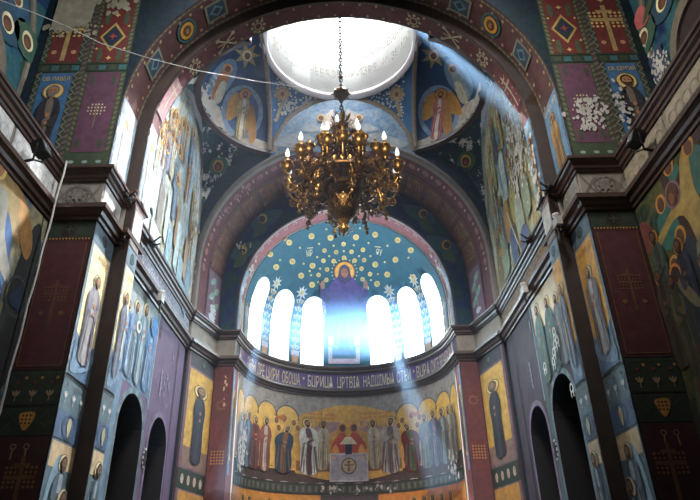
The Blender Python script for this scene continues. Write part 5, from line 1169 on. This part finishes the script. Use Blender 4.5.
for k in range(14):
    a0 = 2*PI*k/14
    for s_ in (-1, 1):
        pts = []
        for j in range(9):
            t = j/8; zz = 10.3+.78*t; r = .22+.30*math.sin(t*PI/2)+.012; a = a0+s_*.22*math.sin(t*PI*1.5); pts.append((r*math.cos(a), r*math.sin(a), Z(zz)))
        m.tube(pts, .016, brass, 5)
    a = a0+.22; r = .5
    for zz in (10.6, 10.9): m.tube([((r+.01)*math.cos(a+.09*math.cos(q)), (r+.01)*math.sin(a+.09*math.cos(q)), Z(zz+.07*math.sin(q))) for q in [2*PI*i/8 for i in range(9)]], .013, brass, 5)
part(m, 'filigree', bowl)
m = MB(); m.lathe([(.52, Z(11.24)), (.64, Z(11.38)), (.66, Z(11.5)), (.56, Z(11.66)), (.34, Z(11.8)), (.2, Z(12.0)), (.16, Z(12.3)), (.25, Z(12.45)), (.3, Z(12.6)), (.22, Z(12.8)), (.12, Z(12.95)), (.1, Z(13.3)), (.2, Z(13.45)), (.24, Z(13.6)), (.14, Z(13.8)), (.08, Z(14.0)), (.12, Z(14.2)), (.18, Z(14.35)), (.1, Z(14.55)), (.06, Z(14.8))], (0, 0, 0), brass_d, 24)
stem_o = part(m, 'stem')
def spiral(m, c, e, r, turns, start, w, mat, sgn=1):
    """a scroll in the vertical plane through direction e (2d unit)"""
    pts = []
    n = int(10*turns)
    for i in range(n+1):
        t = i/n; rr = r*(1-.8*t); a = start+sgn*2*PI*turns*t; pts.append((c[0]+e[0]*rr*math.cos(a), c[1]+e[1]*rr*math.cos(a), c[2]+rr*math.sin(a)))
    m.tube(pts, [w*(1-.4*i/n) for i in range(n+1)], mat, 5)
def leaf(m, p, d, l, w, mat):
    p = Vector(p); d = Vector(d).normalized(); s_ = d.cross(Vector((0, 0, 1))); s_ = s_.normalized() if s_.length > .1 else Vector((1, 0, 0)); u_ = s_.cross(d)
    rows = []
    for i in range(5):
        t = i/4; ww = w*math.sin(PI*min(1, t*.9+.08)); c = p+d*l*t+u_*l*.35*t*t; rows.append([c-s_*ww, c+u_*ww*.4, c+s_*ww])
    m.grid(rows, mat)
# crown of leaves on the stem
m = MB()
for zz, r, n_, l in ((14.35, .15, 8, .38), (13.55, .2, 8, .45), (12.6, .28, 10, .45), (14.0, .1, 6, .3)):
    for k in range(n_):
        a = 2*PI*k/n_+zz; leaf(m, (r*math.cos(a), r*math.sin(a), Z(zz)), (math.cos(a), math.sin(a), .7), l, .08, brass); spiral(m, ((r+.2)*math.cos(a+.3), (r+.2)*math.sin(a+.3), Z(zz)), (math.cos(a+.3), math.sin(a+.3)), .13, 1.2, PI, .02, brass)
part(m, 'leaf_crown', stem_o)
m = MB(); m.lathe([(.03, Z(15.35)), (.06, Z(15.45)), (.24, Z(15.62)), (.3, Z(15.75)), (.24, Z(15.9)), (.06, Z(16.05)), (.03, Z(16.1))], (0, 0, 0), brass_d, 18)
for k in range(8):
    a = k*PI/4; m.tube([(.28*math.cos(a), .28*math.sin(a), Z(15.75)), (.38*math.cos(a), .38*math.sin(a), Z(15.75))], [.05, .02], brass, 6)
m.lathe([(.02, Z(16.5)), (.09, Z(16.6)), (.02, Z(16.7))], (0, 0, 0), brass_d, 12)
part(m, 'knob')
m = MB(); z = 14.75; i = 0
while z < 29:
    if not 15.45 < z < 16.0:
        a = (i % 2)*PI/2; pts = [(.05*math.cos(q)*math.cos(a), .05*math.cos(q)*math.sin(a), Z(z)+.105*math.sin(q)) for q in [2*PI*k/10 for k in range(11)]]
        m.tube(pts, .03, iron, 6)
    z += .17; i += 1
part(m, 'chain')
def arm_mesh(r, z0, zt, dip):
    m = MB(); e = (1, 0)
    pts = [(.3, 0, Z(z0)), (.3+(r-.3)*.25, 0, Z(z0+.10)), (.3+(r-.3)*.5, 0, Z(z0-dip*.5)), (.3+(r-.3)*.75, 0, Z(z0-dip)), (r*.95, 0, Z(z0-dip*.55)), (r, 0, Z(z0+.1)), (r, 0, Z(zt))]
    sp = []
    for i in range(len(pts)-1):
        for j in range(4):
            t = j/4; p0, p1, p2, p3 = pts[max(i-1, 0)], pts[i], pts[i+1], pts[min(i+2, len(pts)-1)]
            sp.append(tuple(.5*(2*p1[c]+(p2[c]-p0[c])*t+(2*p0[c]-5*p1[c]+4*p2[c]-p3[c])*t*t+(3*p1[c]-p0[c]-3*p2[c]+p3[c])*t**3) for c in range(3)))
    sp.append(pts[-1]); m.tube(sp, .036, brass, 7)
    for (q, zz, rr, st, sg) in ((.45, z0+.28, .2, -PI/2, 1), (.7, z0-dip-.06, .22, PI/2, -1), (.62, z0+.22, .17, -PI/2, -1), (.9, z0-dip-.02, .2, PI, 1), (.8, z0+.18, .15, PI, -1), (.55, z0-dip*.9-.12, .17, PI/2, 1)):
        spiral(m, (r*q, 0, Z(zz)), (1, 0), rr, 1.6, st, .022, brass, sg)
        spiral(m, (r*q+.05, .10, Z(zz-.05)), (.9, .4), rr*.7, 1.3, st+1, .017, brass_d, -sg); spiral(m, (r*q+.05, -.10, Z(zz-.05)), (.9, -.4), rr*.7, 1.3, st+1, .017, brass_d, -sg)
    for k, (q, zz) in enumerate(((.4, z0+.05), (.6, z0-dip*.6), (.75, z0-dip), (.9, z0-dip*.7), (.98, z0-.05), (.85, z0+.05), (.68, z0-dip*1.3))):
        for s_ in (-1, 1): leaf(m, (r*q, 0, Z(zz)), (.5*(-1)**k, s_*.9, -.3), .2, .05, brass)
        leaf(m, (r*q, 0, Z(zz)), (.4, 0, -.9), .19, .05, brass_d)
    m.lathe([(.01, -.12), (.035, -.08), (.05, -.03), (.02, .02)], (r*.75, 0, Z(z0-dip-.2)), brass, 8)
    return m
def cup_mesh(r, zt):
    m = MB(); m.lathe([(.02, -.32), (.11, -.26), (.17, -.14), (.15, -.03), (.09, .03), (.2, .07), (.22, .10), (.08, .12), (.055, .14), (.055, .34)], (r, 0, Z(zt)), brass, 14)
    for k in range(6):
        a = k*PI/3; m.tube([(r+.2*math.cos(a), .2*math.sin(a), Z(zt+.08)), (r+.25*math.cos(a), .25*math.sin(a), Z(zt+.02)), (r+.22*math.cos(a), .22*math.sin(a), Z(zt-.05))], .014, brass, 5)
    return m
bulb_m = paint('candle_bulb_glass', (235, 232, 225), rough=.25, var=.02); bt = bulb_m.node_tree; bb = bt.nodes['Principled BSDF']; bb.inputs['Emission Color'].default_value = (1, .97, .93, 1); bb.inputs['Emission Strength'].default_value = .75
def bulb_mesh(r, zt):
    m = MB(); m.lathe([(.04, .34), (.075, .42), (.08, .50), (.05, .62), (.001, .74)], (r, 0, Z(zt)), bulb_m, 10); return m
for r, z0, zt, dip, n_, ph, bulbs in ((1.92, 11.75, 12.15, .42, 12, .28, True), (1.3, 12.1, 12.75, .25, 12, .02, False), (.72, 13.0, 13.45, .15, 6, .3, True)):
    proto = None
    for k in range(n_):
        rot = 2*PI*k/n_+ph
        if proto is None:
            ao = part(arm_mesh(r, z0, zt, dip), 'arm', chand, rot); co2 = part(cup_mesh(r, zt), 'candle_cup', ao); bo = part(bulb_mesh(r, zt), 'bulb', ao) if bulbs else None; proto = (ao, co2, bo)
        else:
            ao = proto[0].copy(); COL.objects.link(ao); ao.parent = chand; ao.rotation_euler = (0, 0, rot)
            for q in proto[1:]:
                if q: c = q.copy(); COL.objects.link(c); c.parent = ao
# scrolled pendants hanging below the hoop
pm = MB()
for q, zz, rr, st, sg in ((1.32, 11.42, .2, PI/2, 1), (1.42, 11.15, .2, PI/2, -1), (1.34, 10.9, .16, PI/2, 1), (1.42, 10.68, .12, PI/2, -1)):
    spiral(pm, (q, 0, Z(zz)), (1, 0), rr, 1.5, st, .026, brass, sg); spiral(pm, (q, .06, Z(zz)), (.5, .8), rr*.8, 1.3, st, .02, brass_d, -sg)
    for s_ in (-1, 1): leaf(pm, (q, 0, Z(zz)), (.4*s_, s_*.8, -.5), .18, .05, brass)
pm.tube([(1.3, 0, Z(11.62)), (1.42, 0, Z(11.3)), (1.33, 0, Z(11.0)), (1.44, 0, Z(10.7)), (1.46, 0, Z(10.5))], [.035, .03, .03, .025, .015], brass, 6); pm.lathe([(.001, -.1), (.06, -.03), (.05, .04), (.01, .08)], (1.46, 0, Z(10.5)), brass, 10)
po = None
for k in range(8):
    rot = 2*PI*k/8+.2
    if po is None: po = part(pm, 'pendant', chand, rot)
    else:
        p_ = po.copy(); COL.objects.link(p_); p_.parent = chand; p_.rotation_euler = (0, 0, rot)
# ring band carrying the arms
m = MB(); m.lathe([(1.28, Z(11.62)), (1.33, Z(11.62)), (1.33, Z(11.8)), (1.28, Z(11.8)), (1.28, Z(11.62))], (0, 0, 0), brass_d, 48)
for k in range(36):
    a = 2*PI*k/36; leaf(m, (1.33*math.cos(a), 1.33*math.sin(a), Z(11.8)), (math.cos(a)*.3, math.sin(a)*.3, 1), .18, .07, brass)
part(m, 'hoop')

# ------------------------------------------------------------------ cords, iron brackets, lamps
def at(p, axis, c):
    d = ray(p); t = (c-CAM[axis])/d[axis]; return CAM+d*t
rope_m = paint('white_rope', (200, 196, 188), rough=.8, var=.1, scale=30)
m = MB(); A = Vector((-6.19, 11.06, 8.40)); B = at((0, 410), 1, 11.06); pts = [A.lerp(B, i/16)+Vector((.012*math.sin(i*1.7), 0, 0)) for i in range(25)]
m.tube(pts, .022, rope_m, 8); thing(m, 'rope', 'white rope hanging from the cornice in the corner of the left pier', 'rope')
m = MB(); pxs = [(0, 0), (33, 12.5), (66, 26), (100, 43), (150, 58.5), (197, 70.5), (258, 81.5), (310, 89), (334, 92.5)]; P0 = at((0, 0), 1, 8.); P1 = Vector((-.25, 17, 15.75)); pts = []
for p in pxs[:-1]:
    d = ray(p); k = d.x/d.y; # straight in plan between P0 and P1
    sl = (P1.x-P0.x)/(P1.y-P0.y); y = (P0.x-sl*P0.y-CAM.x)/(k-sl); pts.append(at(p, 1, y))
pts.append(P1); d0 = (pts[0]-pts[1]); pts = [pts[0]+d0*1.5]+pts
m.tube(pts, .010, paint('grey_cable', (150, 148, 142), var=.1), 6); thing(m, 'cable', 'thin pale cable slung from the upper left wall to the chandelier knob', 'cable')

def bracket(p, x, label, sx):
    q = at(p, 0, x); G = .42; m = MB(); m.box((q.x-.06, q.y-.1, q.z-.05), (q.x+.06, q.y+.1, q.z+.05), iron)
    for dy, dz in ((-.42, .16), (-.34, -.22)):
        m.tube([q, q+G*Vector((-sx*.32, dy*.4, dz)), q+G*Vector((-sx*.62, dy, dz*1.2))], [.03, .025, .018], iron, 7)
        e = q+G*Vector((-sx*.62, dy, dz*1.2)); m.lathe([(.001, -.03), (.04, 0), (.001, .04)], e, paint('rust', (120, 70, 44), var=.3), 8)
    m.tube([q+Vector((0, .2, 0)), q+Vector((0, -.2, .02))], .05, iron, 8)
    thing(m, 'iron_bracket', label, 'bracket', None)
bracket((127, 198), -5.02, 'black iron bracket at the cornice step of the left pier', -1)
bracket((152, 243), -5.24, 'black iron bracket on the left bay cornice', -1)
bracket((549, 189), 5.02, 'black iron bracket at the cornice step of the right pier', 1)
bracket((529, 240), 5.24, 'black iron bracket on the right bay cornice', 1)
def flood(p, x, sx, label):
    q = at(p, 0, x); g = empty('floodlight', q, label, 'lamp'); m = MB()
    m.box((-.10, -.17, -.14), (.10, .17, .14), iron)
    for k in range(5): m.box((sx*.10 if sx < 0 else .10, -.15+k*.07, -.12), (sx*.16 if sx < 0 else .16, -.13+k*.07, .12), iron) if sx > 0 else m.box((-.16, -.15+k*.07, -.12), (-.10, -.13+k*.07, .12), iron)
    o = m.build('housing', g); o.rotation_euler = (.2, sx*.35, 0)
    m = MB(); m.box((-sx*.10-.012, -.14, -.11), (-sx*.10+.012, .14, .11), paint('lamp_glass', (96, 100, 104), rough=.15)); o = m.build('lens', g); o.rotation_euler = (.2, sx*.35, 0)
    m = MB(); m.tube([(0, -.2, 0), (0, -.2, -.2), (sx*.12, 0, -.26), (0, .2, -.2), (0, .2, 0)], .02, iron, 6); m.tube([(sx*.12, 0, -.26), (sx*.3, 0, -.3)], .03, iron, 6); m.build('mount', g)
flood((42, 149), -6.05, -1, 'black floodlight on the left nave cornice'); flood((635, 139), 6.05, 1, 'black floodlight on the right nave cornice')
for p, x, nm in (((161, 298), -5.18, 'left'), ((524, 290), 5.18, 'right'), ((557, 222), 4.98, 'right pier')):
    q = at(p, 0, x); m = MB(); s_ = 1 if x > 0 else -1
    m.box((q.x-.06, q.y-.14, q.z-.12), (q.x+.08*s_ if s_ > 0 else q.x+.06, q.y+.14, q.z+.10), paint('junction_grey', (150, 146, 140), rough=.5)); m.tube([q+Vector((0, 0, -.1)), q+Vector((0, .02, -.45))], .03, iron, 6); m.lathe([(.03, 0), (.07, .05), (.09, .12), (.001, .13)], (q.x, q.y-.02, q.z+.08), paint('junction_grey', (150, 146, 140)), 10)
    thing(m, 'junction_box', 'small grey junction box on the lower moulding, %s' % nm, 'box')
for z, nm in ((5.9, 'highest'), (4.95, 'middle'), (4.2, 'lowest')):
    m = MB(); m.tube([(-WB+.01, 13.45, z), (-WB+.18, 13.45, z), (-WB+.18, 13.45, z+.1)], .03, iron, 6); thing(m, 'wall_hook', 'small iron hook on the left wall beside the group of saints, %s' % nm, 'hook')

for sx, y, z, nm in ((-1, 17.0, 2.95, 'left'), (1, 16.55, 2.85, 'right')):
    m = MB(); x = sx*WB; m.box((x-.05 if sx > 0 else x-.01, y-.09, z-.2), (x+.01 if sx > 0 else x+.05, y+.09, z+.2), iron)  # black box stands for the dark inside of a hole
    pale = paint('broken_plaster', (190, 186, 178), var=.15)
    for k in range(10):
        a = 2*PI*k/10; b_ = (x-sx*.03, y+.11*math.cos(a), z+.23*math.sin(a)); m.box((b_[0]-.012, b_[1]-.02, b_[2]-.04), (b_[0]+.012, b_[1]+.02, b_[2]+.04), pale)
    thing(m, 'wall_socket', 'dark wall box in a rim of broken plaster between the %s doorways' % nm, 'socket')
# ------------------------------------------------------------------ light
w = bpy.data.worlds.new('daylight'); SC.world = w; w.use_nodes = True
w.node_tree.nodes['Background'].inputs[0].default_value = (.80, .86, 1, 1); w.node_tree.nodes['Background'].inputs[1].default_value = .12
SC.view_settings.view_transform = 'Standard'; SC.view_settings.look = 'None'; SC.view_settings.gamma = 1; SC.view_settings.use_curve_mapping = False
SC.view_settings.exposure = 0
def area(name, loc, to, w_, h_, power, c, spread=90):
    l = bpy.data.lights.new(name, 'AREA'); l.shape = 'RECTANGLE'; l.size = w_; l.size_y = h_; l.energy = power; l.color = c; l.spread = math.radians(spread)
    o = bpy.data.objects.new(name, l); COL.objects.link(o); o.location = loc
    o.rotation_euler = (Vector(to)-Vector(loc)).to_track_quat('-Z', 'Y').to_euler(); return o
area('drum_window_daylight', (2.4, 17.2, 23.7), (-5.3, 11.9, 10), 1.4, 2.4, 680, (.9, .95, 1.0), 36)
area('drum_window_daylight', (2.4, 16.6, 23.4), (-5.3, 12.2, 4.5), 1.4, 2.4, 680*.9, (.9, .95, 1.0), 40)
# unseen nave ceiling with a round opening added for the overhead fill lamp
mb = MB(); n_ = 32; ins = [(3.0*math.cos(2*PI*k/n_), 4.0+3.0*math.sin(2*PI*k/n_), 18.2) for k in range(n_)]; outs = []
for k in range(n_):
    c_, s_ = math.cos(2*PI*k/n_), math.sin(2*PI*k/n_); f_ = min(8.0/max(abs(c_), 1e-6), 7.3/max(abs(s_), 1e-6)); outs.append((f_*c_, 4.0+f_*s_, 18.2))
mb.grid([ins, outs], white, False, True); mb.grid([ins, [(x, y, 21) for x, y, z in ins]], white, True, True); struct(mb, 'ceiling_nave')
area('nave_dome_daylight', (0, 3.2, 20.2), (0, 11.4, 13), 4, 2, 1000, (1.0, .97, .93), 56)  # added lamp that brightens the upper west faces
SC.cycles.volume_bounces = 0
def haze_mat(name, dens, c=(.45, .68, 1), an=.2):
    hz = bpy.data.materials.new(name); hz.use_nodes = True; ht = hz.node_tree; ht.nodes.clear()
    vs = ht.nodes.new('ShaderNodeVolumeScatter'); vs.inputs['Color'].default_value = (*c, 1); vs.inputs['Density'].default_value = dens; vs.inputs['Anisotropy'].default_value = an
    ho = ht.nodes.new('ShaderNodeOutputMaterial'); ht.links.new(vs.outputs[0], ho.inputs['Volume']); return hz
def haze(m, label):
    h = m.build('haze'); b_ = bmesh.new(); b_.from_mesh(h.data); bmesh.ops.remove_doubles(b_, verts=b_.verts, dist=1e-4); bmesh.ops.recalc_face_normals(b_, faces=b_.faces); b_.to_mesh(h.data); b_.free(); h['kind'] = 'stuff'; h['label'] = label; h['category'] = 'haze'; return h
hm = haze_mat('bay_haze', .004, (.7, .8, 1)); m = MB(); m.box((-5.15, 13.4, -1.5), (5.15, 19.7, 15.0), hm); haze(m, 'thin haze hanging in the bay below the dome')
# haze lit in front of the apse windows
hm = haze_mat('apse_haze', .05)
def halfcyl(r, z0, z1, hm):
    m = MB(); n = 24; ring = [(r*math.sin(math.radians(-88+176*i/n)), YA+.05+r*math.cos(math.radians(-88+176*i/n))) for i in range(n+1)]
    lo_ = [(x, y, z0) for x, y in ring]; hi = [(x, y, z1) for x, y in ring]; m.grid([lo_, hi], hm, False); m.poly(lo_, hm); m.poly(hi[::-1], hm); m.poly([lo_[-1], lo_[0], hi[0], hi[-1]], hm); return m
def haze_fade(name, dens, z0, z1, c):
    hz = haze_mat(name, 0, c); ht = hz.node_tree; N = ht.nodes; vs = [n for n in N if n.type == 'VOLUME_SCATTER'][0]
    tc = N.new('ShaderNodeTexCoord'); sx_ = N.new('ShaderNodeSeparateXYZ'); ht.links.new(tc.outputs['Object'], sx_.inputs[0])
    mr = N.new('ShaderNodeMapRange'); mr.interpolation_type = 'SMOOTHSTEP'; mr.inputs['From Min'].default_value = z0; mr.inputs['From Max'].default_value = z1; mr.inputs['To Min'].default_value = dens; mr.inputs['To Max'].default_value = 0
    ht.links.new(sx_.outputs['Z'], mr.inputs['Value']); ht.links.new(mr.outputs['Result'], vs.inputs['Density']); return hz
haze(halfcyl(3.72, 8.46, 11.4, haze_fade('apse_haze', .27, 8.3, 10.9, (.32, .6, 1))), 'bright bluish haze at the feet of the apse windows')

def spot(name, A, B, power, c, ang, r=.15):
    l = bpy.data.lights.new(name, 'SPOT'); l.energy = power; l.color = c; l.spot_size = math.radians(ang); l.spot_blend = .6; l.shadow_soft_size = r
    o = bpy.data.objects.new(name, l); COL.objects.link(o); o.location = A; o.rotation_euler = (Vector(B)-Vector(A)).to_track_quat('-Z', 'Y').to_euler()
def shaft(A, B, r0_, r1_, hm, label):
    m = MB(); m.tube([A, B], [r0_, r1_], hm, 20); haze(m, label)
SB = (.62, .80, 1.0)
for A, B, r0_, r1_, pw, dn, lab in (
    ((.2, 16.6, 22.6), tuple(at((548, 108), 1, 13.0)), .5, 1.0, 20000, .05, 'shaft of hazy light from the dome down to the right arch'),  # this haze body and its spot are added to stand for glare
    ((-.2, 16.6, 22.6), tuple(at((212, 30), 1, 13.0)), .5, .8, 14000, .05, 'shaft of hazy light from the dome across the left arch soffit'),
    ((1.75, 26.0, 10.2), tuple(at((446, 490), 1, 22.8)), .35, .75, 3500, .06, 'shaft of hazy light from an apse window down to the right of the apse mural'),
    ((-3.5, 24.1, 10.0), tuple(at((222, 500), 1, 21.0)), .3, .6, 2500, .06, 'shaft of hazy light from the left apse window down past the left pillar')):
    shaft(A, B, r0_, r1_, haze_mat('light_haze', dn), lab); pw *= 8; L_ = (Vector(B)-Vector(A)).length
    spot('window_beam', A, B, pw, SB, 2*math.degrees(math.atan((r1_*1.1)/L_)), .1)

for az in AZW:
    a = math.radians(az); d = Vector((math.sin(a), math.cos(a), 0)); p = Vector((0, YA, 10.0))+d*4.3
    area('apse_window_daylight', p, p-d*6+Vector((0, 0, -3.0)), .9, 2.6, 120*(1.3 if abs(az) < 30 else .8), (.42, .70, 1.0), 60)

area('nave_south_window_daylight', (7.0, 4.5, 15.5), (-7.0, 10.0, 10.2), 1.2, 2.4, 230, (.92, .96, 1.0), 50)  # unseen pair of lamps added to brighten the side friezes and lunettes
area('nave_north_window_daylight', (-7.0, 4.5, 15.5), (7.0, 10.0, 10.2), 1.2, 2.4, 190, (1.0, .95, .88), 50)
for o in bpy.data.objects:
    if o.name.startswith('mural_patch') and 'hooped' not in o.get('label', ''): o['kind'] = 'stuff'
